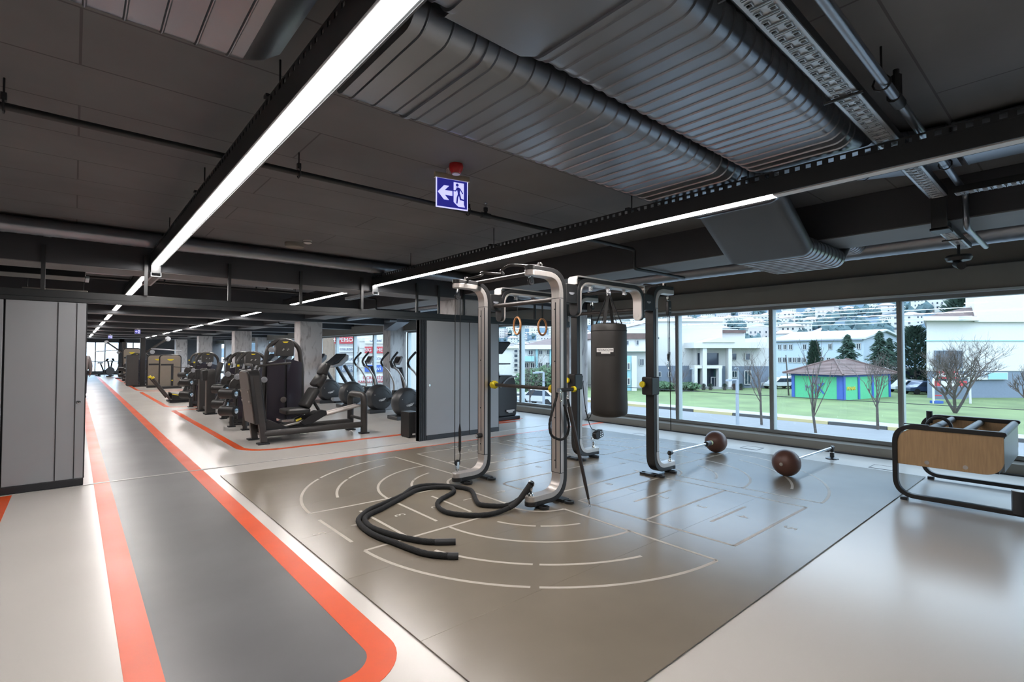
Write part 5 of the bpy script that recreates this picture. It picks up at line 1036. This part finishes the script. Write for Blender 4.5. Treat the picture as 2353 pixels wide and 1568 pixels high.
# school on the left
t = building('school_block', 'pale teal school block with balcony and hipped roof behind green trees', 1250, 60)
part(t, 'main_block', 'wwall', (1203, 800, 1318, 896), D=62, dep=18, ground=True); part(t, 'eaves', 'roofw', (1197, 793, 1323, 803), D=61.2, dep=20)
m = M(t.location); a = [far(u, v, D) for u, v, D in ((1200, 794, 61.4), (1321, 794, 61.4), (1321, 794, 80), (1200, 794, 80))]; b = [far(u, v, D) for u, v, D in ((1262, 778, 69), (1300, 778, 69), (1300, 778, 72), (1262, 778, 72))]; m.loft([a, b]); m.build('hip_roof', K['tile'], t, smooth=False)
part(t, 'balcony', 'teal', (1200, 819, 1228, 831), D=60.6, dep=2); part(t, 'teal_pier', 'teal', (1231, 803, 1236, 893), (1263, 803, 1268, 893), D=61.6, dep=1)
win(t, 61.9, [(1214, 805, 1225, 816), (1238, 805, 1247, 815), (1256, 804, 1266, 815), (1205, 834, 1215, 846), (1219, 834, 1229, 846), (1254, 833, 1264, 847), (1238, 834, 1247, 846)])
t = building('distant_offices', 'long low white block with square windows, at the left edge of the far bay', 1170, 95)
part(t, 'main_block', 'wwall', (1120, 800, 1206, 860), D=92, dep=14, ground=True); part(t, 'roof', 'roofw', (1118, 795, 1208, 801), D=91.5, dep=15); win(t, 91.8, [(1181, 803+11*i, 1190, 811+11*i) for i in range(5)], mull=0)
# long pale blue college with white roof (runs back to the left)
t = building('blue_college', 'long pale blue three storey building with white roof behind the painted kiosk', 1900, 82)
m = M(t.location); A0, A1, A2 = gp(1783, 96), gp(1985, 84), gp(2075, 92); zt = 5.0
def wallq(p, q, z0, z1, th=.3): n = (q-p).cross(Vector((0, 0, 1))).normalized(); n = n if n.dot(FH) > 0 else -n; return [Vector((p.x, p.y, z0)), Vector((q.x, q.y, z0)), Vector((q.x, q.y, z1)), Vector((p.x, p.y, z1))], n
A3 = A0+(A2-A1)
m.loft([[Vector((p.x, p.y, z)) for p in (A0, A1, A2, A3)] for z in (G, zt-.9)]); m.build('main_block', K['blwall'], t, smooth=False)
m = M(t.location); e1, e2 = (A1-A0).normalized(), (A2-A1).normalized(); ov = .5
q = [A0-e1*ov-e2*ov, A1+e1*ov-e2*ov, A2+e1*ov+e2*ov, A3-e1*ov+e2*ov]; md = [(q[0]+q[3])/2, (q[1]+q[2])/2]
def Z(p, z): return Vector((p.x, p.y, z))
m.loft([[Z(q[0], zt-1.0), Z(md[0], zt+.55), Z(q[3], zt-1.0), Z(q[3], zt-.75), Z(md[0], zt+.85), Z(q[0], zt-.75)], [Z(q[1], zt-1.0), Z(md[1], zt+.55), Z(q[2], zt-1.0), Z(q[2], zt-.75), Z(md[1], zt+.85), Z(q[1], zt-.75)]]); m.build('white_roof', K['roofw'], t, smooth=False)
m = M(t.location); m.loft([[Z(A1, zt-.95), Z((A1+A2)/2, zt+.5), Z(A2, zt-.95)], [Z(A1-e1*.4, zt-.95), Z((A1+A2)/2-e1*.4, zt+.5), Z(A2-e1*.4, zt-.95)]]); m.build('gable', K['blwall'], t, smooth=False)
m = M(t.location); n1 = Vector((e1.y, -e1.x, 0)); n1 = n1 if n1.dot(FH) < 0 else -n1; m.sweep([Z(A0+n1*.3, zt-1.1), Z(A1+n1*.3, zt-1.1)], [(-.12, -.2), (.12, -.2), (.12, .2), (-.12, .2)], (0, 0, 1)); m.build('eaves_band', K['gwall'], t, smooth=False)
L1 = (A1-A0).length
def wline(z, fr, h=1.0, w_=.64):
    for f in fr:
        c = A0+e1*(L1*f)+n1*.03; m = M(t.location)
        for a, b, c0, c1 in ((-w_/2, w_/2, 0, .07), (-w_/2, w_/2, h-.07, h), (-w_/2, -w_/2+.06, 0, h), (w_/2-.06, w_/2, 0, h), (-.03, .03, 0, h)): m.loft([[Z(c+e1*x+n1*d, z+zz) for x, zz in ((a, c0), (b, c0), (b, c1), (a, c1))] for d in (0, .1)])
        w_o = m.build('window', K['wwall'], t, smooth=False); m = M(t.location); m.loft([[Z(c+e1*x+n1*d, z+zz) for x, zz in ((-w_/2+.1, .1), (w_/2-.1, .1), (w_/2-.1, h-.1), (-w_/2+.1, h-.1))] for d in (0, .05)]); m.build('window_glass', K['pane'], w_o, smooth=False)
wline(2.3, (.05, .12, .19, .36, .65, .95)); wline(-.1, (.05, .11, .18, .235, .29, .35, .5, .56, .63)); wline(-2.4, (.18, .24, .3))
t = building('low_blue_wing', 'lower pale blue wing with entrance left of the long college', 1790, 100); part(t, 'main_block', 'blwall', (1765, 790, 1812, 880), D=99, dep=12, ground=True); part(t, 'roof', 'roofw', (1762, 775, 1815, 790), D=98.5, dep=13); win(t, 98.9, [(1788, 799, 1797, 809), (1802, 799, 1810, 809), (1788, 824, 1797, 833), (1802, 824, 1810, 833)])
# big white block at the right with grey base and signs
t = building('white_store', 'big white block with grey base and signs behind the forked bare tree', 2250, 50)
SD = Vector((ray(2150, 814).x, ray(2150, 814).y, 0)).normalized(); part(t, 'main_block', 'wwall', (2129, 736, 2420, 853), D=52, dep=22, d=SD); part(t, 'tall_block', 'wwall', (2239, 560, 2460, 740), D=51.6, dep=20, d=SD); part(t, 'grey_base', 'gwall', (2131, 853, 2420, 926), D=52.1, dep=20, ground=True, d=SD); part(t, 'store_cornice', 'roofw', (2122, 727, 2250, 737), D=51, dep=24, d=SD); part(t, 'floor_band', 'teal', (2129, 782, 2420, 784.5), D=51.9, dep=.2)
m = M(t.location); a = [far(u, 727, D) for u, D in ((2131, 51.5), (2245, 51.5), (2260, 66), (2150, 66))]; b = [far(u, 703, D) for u, D in ((2236, 56), (2250, 56), (2250, 60), (2240, 60))]; m.loft([a, b]); m.build('red_roof', K['tile'], t, smooth=False)
win(t, 51.9, [(2150, 806, 2212, 847)], mull=5, fr='gwall'); part(t, 'red_signboard', 'redsign', (2156, 853, 2202, 871), D=51.8, dep=.2); part(t, 'white_banner', 'wwall', (2228, 856, 2316, 873), D=51.8, dep=.2); part(t, 'banner_picture', 'teal', (2271, 857, 2315, 872), D=51.75, dep=.1)
text('MONTAJ', .55, K['wwall'], 'sign_lettering', t, far(2179, 862, 51.7)-t.location, RH, (0, 0, 1), .02); text('INOCSA', .55, K['gwall'], 'sign_lettering', t, far(2249, 863, 51.7)-t.location, RH, (0, 0, 1), .02)
# painted kiosk with hipped tile roof
t = building('painted_kiosk', 'low green and blue painted kiosk with red hipped roof on the lawn', 1935, 50)
k0, k1 = gp(1936, 49), gp(1818, 53.5); a1 = (k1-k0).normalized(); a2 = Vector((-a1.y, a1.x, 0)); a2 = a2 if a2.dot(RH) > 0 else -a2; L1, L2 = (k1-k0).length, 8.9; k2 = k0+a2*L2; k3 = k1+a2*L2; H_ = 2.55
m = M(t.location); m.loft([[Z(p, z) for p in (k0, k1, k3, k2)] for z in (G, G+H_)]); m.build('green_walls', K['green'], t, smooth=False)
def face(p, d, n, s0, s1, z0, z1, mt, nm, dep=.06, par=None):
    m = M(t.location); m.loft([[Z(p+d*s+n*q, G+z) for s, z in ((s0, z0), (s1, z0), (s1, z1), (s0, z1))] for q in (-.01, dep)]); return m.build(nm, K[mt], par or t, smooth=False)
n1, n2 = -a2, -a1
for p, d, n, L in ((k0, a1, n1, L1), (k0, a2, n2, L2)):
    face(p, d, n, -.05, L, H_-.3, H_, 'blue', 'blue_band')
    for s in ((0, L-.35) if d is a1 else (0, 2.6, 5.2, L-.35)): face(p, d, n, s, s+(.55 if s == 0 and d is a1 else .32), 0, H_-.3, 'blue', 'blue_pier', .07)
f = face(k0, a1, n1, L1*.42, L1*.58, 1.5, 2.15, 'gwall', 'window', .08)
ctr = (k0+k3)/2; ov = .75
eav = [ctr+(p-ctr)*1.0+((p-k0 if 0 else (p-ctr)).normalized())*ov*1.25 for p in (k0, k1, k3, k2)]
rid = [ctr+a2*1.1, ctr+a2*1.1, ctr-a2*1.1, ctr-a2*1.1]; rid = [ctr-a2*1.1, ctr-a2*1.1, ctr+a2*1.1, ctr+a2*1.1]
rid = [r+((p-ctr).normalized())*.05 for r, p in zip(rid, (k0, k1, k3, k2))]
n = 11
for i in range(n):
    m = M(t.location); lo_ = [e*(1-i/n)+r*(i/n) for e, r in zip(eav, rid)]; hi_ = [e*(1-(i+1)/n)+r*((i+1)/n) for e, r in zip(eav, rid)]; z0, z1 = G+H_-.1+1.5*i/n, G+H_-.1+1.5*(i+1)/n
    m.loft([[Z(p, z0) for p in lo_], [Z(p, z0+.05) for p in lo_], [Z(p, z1+.01) for p in hi_]]); m.build('tile_course', K['tile'], t, smooth=False)
for e, r in zip(eav, rid): m = M(t.location); m.tube([Z(e, G+H_+.0), Z(r, G+H_+1.45)], .09, 6); m.build('hip_tiles', K['tile'], t)
for s, pos, sz, mt in (('MS', .62, .85, 'gwall'), ('X', .44, 1.6, 'blue')): text(s, sz, K[mt], 'graffiti_lettering', t, k0+a1*(L1*pos)+n1*.05+Vector((0, 0, 1.0))-t.location, -a1, (0, 0, 1), .02)
text('PENAR', .5, mat('orange_graffiti', (.55, .42, .05), .7), 'graffiti_lettering', t, k0+a2*1.4+n2*.03+Vector((0, 0, 1.1))-t.location, a2, (0, 0, 1), .02)
# sign totem and brick corner beyond the far bay
t = building('sign_building', 'cream shopping block covered in shop signs, seen behind the cross trainers', 865, 42); dS = 42
part(t, 'facade', 'cream', (826, 740, 930, 905), D=dS, dep=8, ground=True)
for v in (785, 800, 822, 845, 857, 868): part(t, 'cladding_joint', 'pave', (826, v, 930, v+.7), D=dS-.03, dep=.06)
for (r, mt, s, tm, sz) in (((766+2, 773, 815, 790, ), 'redsign', "L'PEMO", 'wwall', .42), ((838, 796, 884, 810), 'wwall', 'COLLEZIONE', 'gwall', .2), ((777+62, 797, 842, 800), 'wwall', '', 'gwall', .1)): pass
def sgn(r, mt, s, tm, sz): part(t, 'signboard', mt, r, D=dS-.12, dep=.14); text(s, sz, K[tm], 'sign_lettering', t, far((r[0]+r[2])/2, (r[1]+r[3])/2, dS-.14)-t.location, RH, (0, 0, 1), .02)
t2_ = t
t = building('sign_tower', 'tan brick and white shop front with sign boards, left of the cream sign block', 790, 43)
part(t, 'brick_corner', 'brick', (738, 760, 770, 905), D=43.5, dep=8, ground=True); part(t, 'white_front', 'wwall', (770, 745, 826, 905), D=43.3, dep=8, ground=True); dS = 43.2
sgn((768, 774, 811, 790), 'redsign', "L'PEMO", 'wwall', .5); sgn((778, 797, 822, 809), 'wwall', 'COLLEZIONE', 'gwall', .24); sgn((776, 818, 822, 834), 'wwall', 'STARBUCKS', 'gwall', .34); sgn((778, 840, 820, 855), 'gwall', 'ENFI', 'wwall', .48)
t = t2_; dS = 42
sgn((838, 797, 888, 812), 'redsign', 'BIG CHEFS', 'wwall', .42); sgn((838, 776, 888, 790), 'wwall', 'Carnival', 'gwall', .3); sgn((838, 818, 888, 832), 'wwall', 'MACOL', 'gwall', .32); sgn((838, 839, 888, 855), 'bluesign', 'mavi', 'wwall', .48); sgn((800+26, 860, 888, 878), 'wwall', 'ÜCRETSİZ', 'redsign', .36)
text('KAPALI OTOPARK', .3, K['redsign'], 'sign_lettering', t, far(857, 878, dS-.16)-t.location, RH, (0, 0, 1), .02)
# cars, bus, shelter
def car(lab, loc, rz, paint, L=4.2, Hc=1.45, bus=False):
    t = thing('bus' if bus else 'car', lab, 'bus' if bus else 'car', loc, rz); W = .85 if not bus else 1.2
    pr = [(-L/2, .35), (L/2, .35), (L/2, .75), (L*.3, .85), (L*.14, Hc), (-L*.3, Hc), (-L*.46, .9), (-L/2, .85)] if not bus else [(-L/2, .4), (L/2, .4), (L/2, 2.4), (L*.47, 2.8), (-L/2, 2.8)]
    m = M(); m.prism(pr, (0, 0, 0), (1, 0, 0), (0, 0, 1), W*2); m.build('body', paint, t, bevel=.08)
    m = M()
    if bus: m.bb((-L*.48, -W-.02, 1.5), (L*.46, W+.02, 2.3))
    else: m.prism([(L*.26, .9), (L*.125, Hc-.08), (-L*.28, Hc-.08), (-L*.42, .92)], (0, 0, 0), (1, 0, 0), (0, 0, 1), W*2+.03)
    m.build('side_windows', K['pane'], t)
    for x in (-L*.31, L*.31):
        for s in (-1, 1): m = M(); m.cyl((x, s*(W-.18), .33 if not bus else .48), (x, s*(W+.03), .33 if not bus else .48), .33 if not bus else .48, n=18); m.build('wheel', K['tyre'], t)
    return t
pw = mat('white_car_paint', (0.45, 0.456, 0.468), .3, coat=.5); pb = mat('dark_blue_car_paint', (.03, .05, .1), .3, coat=.5)
p = gp(1242, 46); car('white car driving on the street seen below the gymnastic rings', (p.x, p.y, G-.12), R(100), pw)
p = gp(2116, 66); car('white bus parked beyond the lawn left of the big white block', (p.x, p.y, G), R(130), pw, 9, bus=True)
p = gp(2118, 57); car('dark blue car parked in front of the white bus', (p.x, p.y, G), R(140), pb)
p = gp(2083, 60); car('white car parked at the left of the dark blue car', (p.x, p.y, G), R(140), pw)
p = gp(1790, 66); car('white car parked left of the painted kiosk', (p.x, p.y, G), R(150), pw); p = gp(1812, 70); car('white car parked just behind the kiosk corner', (p.x, p.y, G), R(150), pw)
p = gp(2186, 46); t = thing('bus_shelter', 'white arched bus shelter with red signs behind the forked bare tree', 'shelter', p)
m = M(p); a, b = gp(2143, 46), gp(2227, 46); m.tube(rounded([Z(a, G), Z(a, G+2.5), Z(b, G+2.5), Z(b, G)], .6), .09, 8); m.build('arch_frame', K['wwall'], t); part(t, 'red_fascia', 'redsign', (2150, 876, 2222, 888), D=46, dep=.2); part(t, 'white_poster', 'wwall', (2163, 876, 2181, 889), (2188, 876, 2199, 889), D=45.9, dep=.1); part(t, 'glass_back', 'gwall', (2150, 890, 2222, 918), D=47, dep=.1); part(t, 'blue_bench', 'bluesign', (2149, 922, 2168, 928), D=45.8, dep=.6); part(t, 'rear_board', 'redsign', (2149, 908, 2164, 911), D=46.2, dep=.2)
# lamp posts, poles, wires
def lamp(u, D, vt, arm, lab):
    p = gp(u, D); t = thing('lamp_post', lab, 'lamp post', (p.x, p.y, G-.12 if p.x < 37 else G)); zt = far(u, vt, D).z; o = Vector(t.location); b = Z(p, zt); c = b-RH*arm
    m = M(o); m.cyl(o, b, .09, .07, 10); m.build('post', K['lampg'], t); m = M(o); m.tube([b, c], .05, 6); m.build('arm', K['lampg'], t); m = M(o); m.box(c+RH*.1+Vector((0, 0, -.03)), (.5, .2, .08)); m.build('lamp_head', K['lampg'], t)
lamp(1693, 25, 873, .45, 'grey flat-armed lamp post in front of the white hall'); lamp(1249, 30, 856, .5, 'pale lamp post in front of the school trees'); lamp(1941, 70, 775, .3, 'slim tall lamp post rising behind the painted kiosk'); lamp(1592, 62, 848, .4, 'small dark lamp post left of the portico'); lamp(1696, 62, 846, .4, 'small dark lamp post right of the portico')
p = gp(1811, 55); t = thing('timber_pole', 'leaning bare timber pole left of the painted kiosk', 'pole', p); M().tube([(0, 0, 0), (-.35, .1, 4.4)], [.08, .05], 7).build('pole', K['bark'], t)
def wire(lab, a, b, mt, r, sag=.3):
    A, B = far(*a), far(*b); c = (A+B)/2; t = thing('overhead_cable', lab, 'cable', c)
    m = M(c); m.tube([A*(1-k/10)+B*(k/10)-Vector((0, 0, sag*4*(k/10)*(1-k/10))) for k in range(11)], r, 5); m.build('cable', K[mt], t)
for i, (va, vb) in enumerate(((728, 706), (731, 716), (737, 727), (748, 733))): wire('white overhead cable crossing the hill view, %s from the top' % ['first', 'second', 'third', 'fourth'][i], (1400, va+8, 75), (2234, vb, 50.4), 'wire', .045)
wire('dark cable drooping across the lawn view in front of the kiosk', (1100, 868, 19), (2600, 955, 16), 'tyre', .012, .05)
# trees
def bare_tree(lab, loc, H, seed, spread=.55, trunks=1, rad=.09, fork=.35, lev=4, up=.35, group=None, top=7, low=.55):
    rnd = random.Random(seed); t = thing('bare_tree', lab, 'tree', loc, 0, group); mt_ = M(); mb = M()
    def grow(p, d, L, r, l):
        q = p+d*L*.5+Vector((rnd.uniform(-1, 1), rnd.uniform(-1, 1), 0))*L*.05; e = q+(d+Vector((0, 0, up*.3))).normalized()*L*.5
        (mt_ if l >= lev else mb).tube([p, q, e], [r, r*.85, r*.62], 6 if l >= lev-1 else 3)
        if l == 0: return
        for k in range((rnd.choice((2, 3, 3)) if trunks > 1 else rnd.choice((3, 3, 4))) if l < lev else top):
            f = rnd.uniform(.45, 1) if l < lev else rnd.uniform(low, 1); s = p*(1-f)+e*f if f < .95 else e
            v = (d+Vector((rnd.uniform(-1, 1), rnd.uniform(-1, 1), rnd.uniform(-.25, .75)))*spread*1.25).normalized()
            grow(s, v, L*(rnd.uniform(.62, .86) if trunks > 1 else rnd.uniform(.55, .8)), r*(.62 if trunks > 1 else .5 if l < lev else .36), l-1)
    for k in range(trunks):
        a = 2*math.pi*k/max(trunks, 1)+seed; d = Vector((math.cos(a)*.42*(trunks > 1), math.sin(a)*.42*(trunks > 1), 1)).normalized()
        grow(Vector((0, 0, 0)), d, H*fork, rad, lev)
    mt_.build('trunk', K['bark'], t); mb.build('branches', K['twig'], t); return t
def bt(u, D, vt, lab, seed, **k):
    p = gp(u, D); z = G-.1 if p.x < 37.5 else G; H = far(u, vt, D).z-z; return bare_tree(lab, (p.x, p.y, z), H, seed, **k)
bt(1555, 34, 845, 'slim bare street tree left of the white hall', 3, rad=.085, fork=.52, spread=.5, up=.8); bt(1748, 33, 835, 'slim bare street tree right of the lamp post', 5, rad=.08, fork=.52, spread=.5, up=.8); bt(1872, 29, 846, 'young bare tree with few twigs in front of the kiosk', 8, rad=.075, fork=.72, lev=2, spread=.4, top=9, low=.3); bt(2014, 31, 838, 'bare upright tree in front of the right half of the kiosk', 11, rad=.085, fork=.52, spread=.5, up=.8); bt(2192, 38.5, 728, 'large forked bare tree spreading before the big white block', 19, rad=.105, fork=.27, lev=6, trunks=4, spread=.85, top=3, low=.5); bt(2362, 42, 850, 'bare shrubby tree at the far right edge of the window', 23, rad=.08, fork=.4, trunks=2); bt(1218, 38, 838, 'thin bare tree by the lamp post at the far bay', 31, rad=.07, fork=.5)
def conifer(lab, u, D, vt, w_, seed, mt='conif', cyp=False):
    p = gp(u, D); H = far(u, vt, D).z-G; rnd = random.Random(seed); t = thing('conifer', lab, 'tree', p); M().cyl((0, 0, 0), (0, 0, H*.9), .2, .05, 7).build('trunk', K['bark'], t)
    m = M(); n = 1300
    for i in range(n):
        f = rnd.random()**.75; z = H*(.08+.92*f); rr_ = w_*(1-f)**(.9 if not cyp else .35)*(1 if not cyp else min(1, .5+3*f)); a = rnd.uniform(0, 6.283); k = rr_*(rnd.uniform(.35, 1))*(1 if cyp else .72+.28*math.sin(f*34+a))
        c = Vector((k*math.cos(a), k*math.sin(a), z-(0 if cyp else k*.25))); d = Vector((math.cos(a), math.sin(a), .9 if cyp else -.3)).normalized(); s = Vector((-math.sin(a), math.cos(a), 0)); L = rnd.uniform(.3, .65)*(H/9)
        m.add([c+d*L, c-d*L*.3+s*L*.35, c-d*L*.3-s*L*.35, c+Vector((0, 0, L*.3))], [(0, 1, 3), (0, 3, 2), (1, 2, 3), (0, 2, 1)])
    m.build('foliage', K[mt], t, kind='stuff', smooth=False); return t
conifer('dark narrow cypress tree behind the left end of the kiosk roof', 1871, 66, 785, 1.1, 1, cyp=True); conifer('broad dark conifer behind the kiosk roof ridge', 1948, 68, 770, 3.6, 2); conifer('spiky dark conifer right of the kiosk roof ridge', 2022, 64, 762, 3.2, 3); conifer('smaller conifer behind the right end of the kiosk roof', 2044, 70, 778, 2.4, 4); conifer('tall dense evergreen left of the big white block', 2102, 64, 752, 3.0, 5, cyp=True); conifer('dark evergreen showing over the red roof at the right', 2215, 80, 682, 5.5, 6, cyp=True)
def leafy(lab, u, D, vt, w_, seed, base=.15):
    p = gp(u, D); H = far(u, vt, D).z-G; rnd = random.Random(seed); t = thing('leafy_tree', lab, 'tree', p); M().cyl((0, 0, 0), (0, 0, H*.6), .12, .06, 7).build('trunk', K['bark'], t); m = M()
    for i in range(1500):
        v = Vector((rnd.gauss(0, 1), rnd.gauss(0, 1), rnd.gauss(0, 1))).normalized()*rnd.uniform(.55, 1); c = Vector((v.x*w_, v.y*w_, H*(base+(1-base)*(.5+.5*v.z)))); L = rnd.uniform(.15, .35); a = Vector((rnd.uniform(-1, 1), rnd.uniform(-1, 1), rnd.uniform(-1, 1))).normalized(); b = a.orthogonal().normalized()
        m.add([c+a*L, c+b*L*.5, c-a*L, c-b*L*.5], [(0, 1, 2, 3)])
    m.build('foliage', K['bush'], t, kind='stuff', smooth=False)
leafy('green leafy tree behind the lamp post left of the near left rig post', 1270, 50, 838, 2.3, 1); leafy('hazy green tree in front of the school block', 1232, 53, 846, 2.4, 2); leafy('low clipped hedge at the left foot of the white hall', 1578, 62, 880, 1.6, 3); leafy('long hedge below the grey wall by the punch bag', 1520, 62, 878, 1.8, 4)
for i, (u, lab) in enumerate(((1616, 'tiny conical shrub at the foot of the second portico column'), (1632, 'tiny conical shrub at the portico door'), (1664, 'round green cone shrub right of the portico door'), (1686, 'rust brown cone shrub right of the portico'), (1702, 'dark cone shrub below the wing window'))): conifer(lab, u, 63, 882, .5, 20+i, cyp=True) if i != 3 else conifer(lab, u, 63, 882, .5, 24, 'tile', cyp=True)
# hillside town
rnd = random.Random(4)
def hz(x, y): return G+max(0, (x-150))*.118+6*math.sin(y*.013+x*.006)*min(1, max(0, (x-150))/200)+(max(0, x-800)*.42)+5*math.sin(x*.021)*min(1, max(0, (x-150))/200)
m = M(); nx_, ny_ = 60, 60; xs = [150+1600*(i/nx_)**1.6 for i in range(nx_+1)]; ysn = [-500+2100*j/ny_ for j in range(ny_+1)]
m.add([(x, y, hz(x, y)) for x in xs for y in ysn], [(i*(ny_+1)+j, (i+1)*(ny_+1)+j, (i+1)*(ny_+1)+j+1, i*(ny_+1)+j+1) for i in range(nx_) for j in range(ny_)])
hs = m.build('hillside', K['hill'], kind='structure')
hm = [K['wwall'], K['cream'], mat('pink_render', (0.408, 0.36, 0.336), .8), mat('pale_roof_tile', (0.3, 0.228, 0.216), .8, var=.2)]
protos = []
for i, (W, Dp, H, flat) in enumerate(((9, 8, 6, 0), (12, 9, 9, 0), (14, 10, 11, 1), (10, 8, 7, 0), (22, 10, 9, 1))):
    t = thing('hillside_house', ['small white house with hipped roof on the far hillside', 'cream mid-size house with hipped roof on the far hillside', 'pink flat-roofed block on the far hillside', 'white low house with hipped roof on the far hillside', 'wide cream flat-roofed block on the far hillside'][i], 'house', (0, 0, 0), 0, 'houses on the far hillside')
    M().bb((-W/2, -Dp/2, -4), (W/2, Dp/2, H)).build('walls', hm[i % 3], t, smooth=False)
    m = M()
    if flat: m.bb((-W/2-.4, -Dp/2-.4, H), (W/2+.4, Dp/2+.4, H+.6))
    else: m.loft([[(-W/2-.8, -Dp/2-.8, H), (W/2+.8, -Dp/2-.8, H), (W/2+.8, Dp/2+.8, H), (-W/2-.8, Dp/2+.8, H)], [(-W/4, -.1, H+2.2), (W/4, -.1, H+2.2), (W/4, .1, H+2.2), (-W/4, .1, H+2.2)]])
    m.build('roof', hm[3] if not flat else K['roofw'], t, smooth=False)
    m = M()
    for s in (-1, 1):
        for zz in range(int(H//3)):
            for k in range(int(W//3.2)): c = -W/2+1.6+k*3.2; m.bb((c-.55, s*Dp/2-.05, zz*3+.9), (c+.55, s*Dp/2+.05, zz*3+2.2)); 
    for s in (-1, 1):
        for zz in range(int(H//3)):
            for k in range(int(Dp//3.2)): c = -Dp/2+1.6+k*3.2; m.bb((s*W/2-.05, c-.55, zz*3+.9), (s*W/2+.05, c+.55, zz*3+2.2))
    m.build('windows', K['pane'], t, smooth=False, kind='stuff'); protos.append(t)
n = 0; HP = []
while n < 250:
    az = R(rnd.uniform(38, 84)); D = rnd.uniform(230, 700); x, y = D*math.sin(az), D*math.cos(az)
    if x < 170: continue
    u = rnd.random()
    if az > R(73) and u < .9: continue
    if any((x-p)**2+(y-q)**2 < 15**2 for p, q in HP): continue
    HP.append((x, y))
    t = protos[int(n) % 5] if n < 5 else dup(protos[rnd.randrange(5)])
    t.scale = (.72,)*3; t.location = (x, y, hz(x, y)); t.rotation_euler = (0, 0, rnd.uniform(0, 3.14)); n += 1
m = M()
for i in range(420):
    az = R(rnd.uniform(36, 88)); D = rnd.uniform(180, 700); x, y = D*math.sin(az), D*math.cos(az)
    if x < 165: continue
    for q in range(4):
        H = rnd.uniform(3, 6.5); c = Vector((x+rnd.gauss(0, 5), y+rnd.gauss(0, 5), 0)); c.z = hz(c.x, c.y); nb = len(m.v); m.lathe([(.1, 0), (H*.3, H*.12), (H*.42, H*.4), (H*.3, H*.75), (.2, H)], c, n=7)
        m.v[nb:] = [(vx+rnd.uniform(-.1, .1)*H, vy+rnd.uniform(-.1, .1)*H, vz+rnd.uniform(-.1, .1)*H) for vx, vy, vz in m.v[nb:]]
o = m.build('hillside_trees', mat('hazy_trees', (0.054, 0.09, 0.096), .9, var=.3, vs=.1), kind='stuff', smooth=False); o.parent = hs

# sub-parts: small fittings belong to the part that carries them
def centre(o): 
    b = o.bound_box; return sum((Vector(p) for p in b), Vector())/8
def nest(child, parent):
    for root in [o for o in COL.objects if o.parent is None and o.children]:
        ps = [c for c in root.children if c.name.split('.')[0] == parent]
        if not ps: continue
        for c in [c for c in root.children if c.name.split('.')[0] == child]:
            c.parent = min(ps, key=lambda p: (centre(p)-centre(c)).length)
for a, b in (('badge', 'joint_box'), ('screen', 'console'), ('yellow_badge', 'head_panel'), ('exercise_diagram', 'head_panel'), ('bolt', 'wooden_side'), ('logo_plate', 'flywheel_housing'), ('logo_bar', 'flywheel_housing'), ('cover_seam', 'flywheel_housing'), ('indicator', 'flywheel_housing'), ('yellow_knob', 'slider_body'), ('knob_stem', 'slider_body'), ('bolt_head', 'slider_body'), ('hook', 'slider_body'), ('logo_plate', 'logo_patch'), ('logo_lettering', 'logo_patch'), ('lock_knob', 'panel_face'), ('panel_groove', 'panel_face'), ('key_slot', 'panel_face'), ('roller_cap', 'roller_pad'), ('peg_hole', 'silver_channel'), ('adjustment_slot', 'silver_channel'), ('channel_joint', 'silver_channel'), ('foot_anchor', 'silver_channel'), ('anchor_tab', 'black_spine'), ('hanging_lug', 'arch_inner_shell'), ('arch_end_bolt', 'arch_inner_shell'), ('coupling', 'spiral_pipe'), ('sprinkler_head', 'tee'), ('access_plate', 'plate_back_panel'), ('embossed_rims', 'pierced_floor'), ('wheel', 'body'), ('post_cap', 'plate_post'), ('hip_tiles', 'green_walls') if 0 else ('lens', 'red_body'), ('vent_ring', 'body'), ('bag_seam', 'bag_body'), ('end_button', 'rubber_ball'), ('side_plate', 'hooded_column'), ('hood_lip', 'hooded_column'), ('cable_slot', 'beige_panel'), ('yellow_badge', 'beige_panel'), ('graffiti_lettering', 'green_walls'), ('sign_lettering', 'signboard')): nest(a, b)
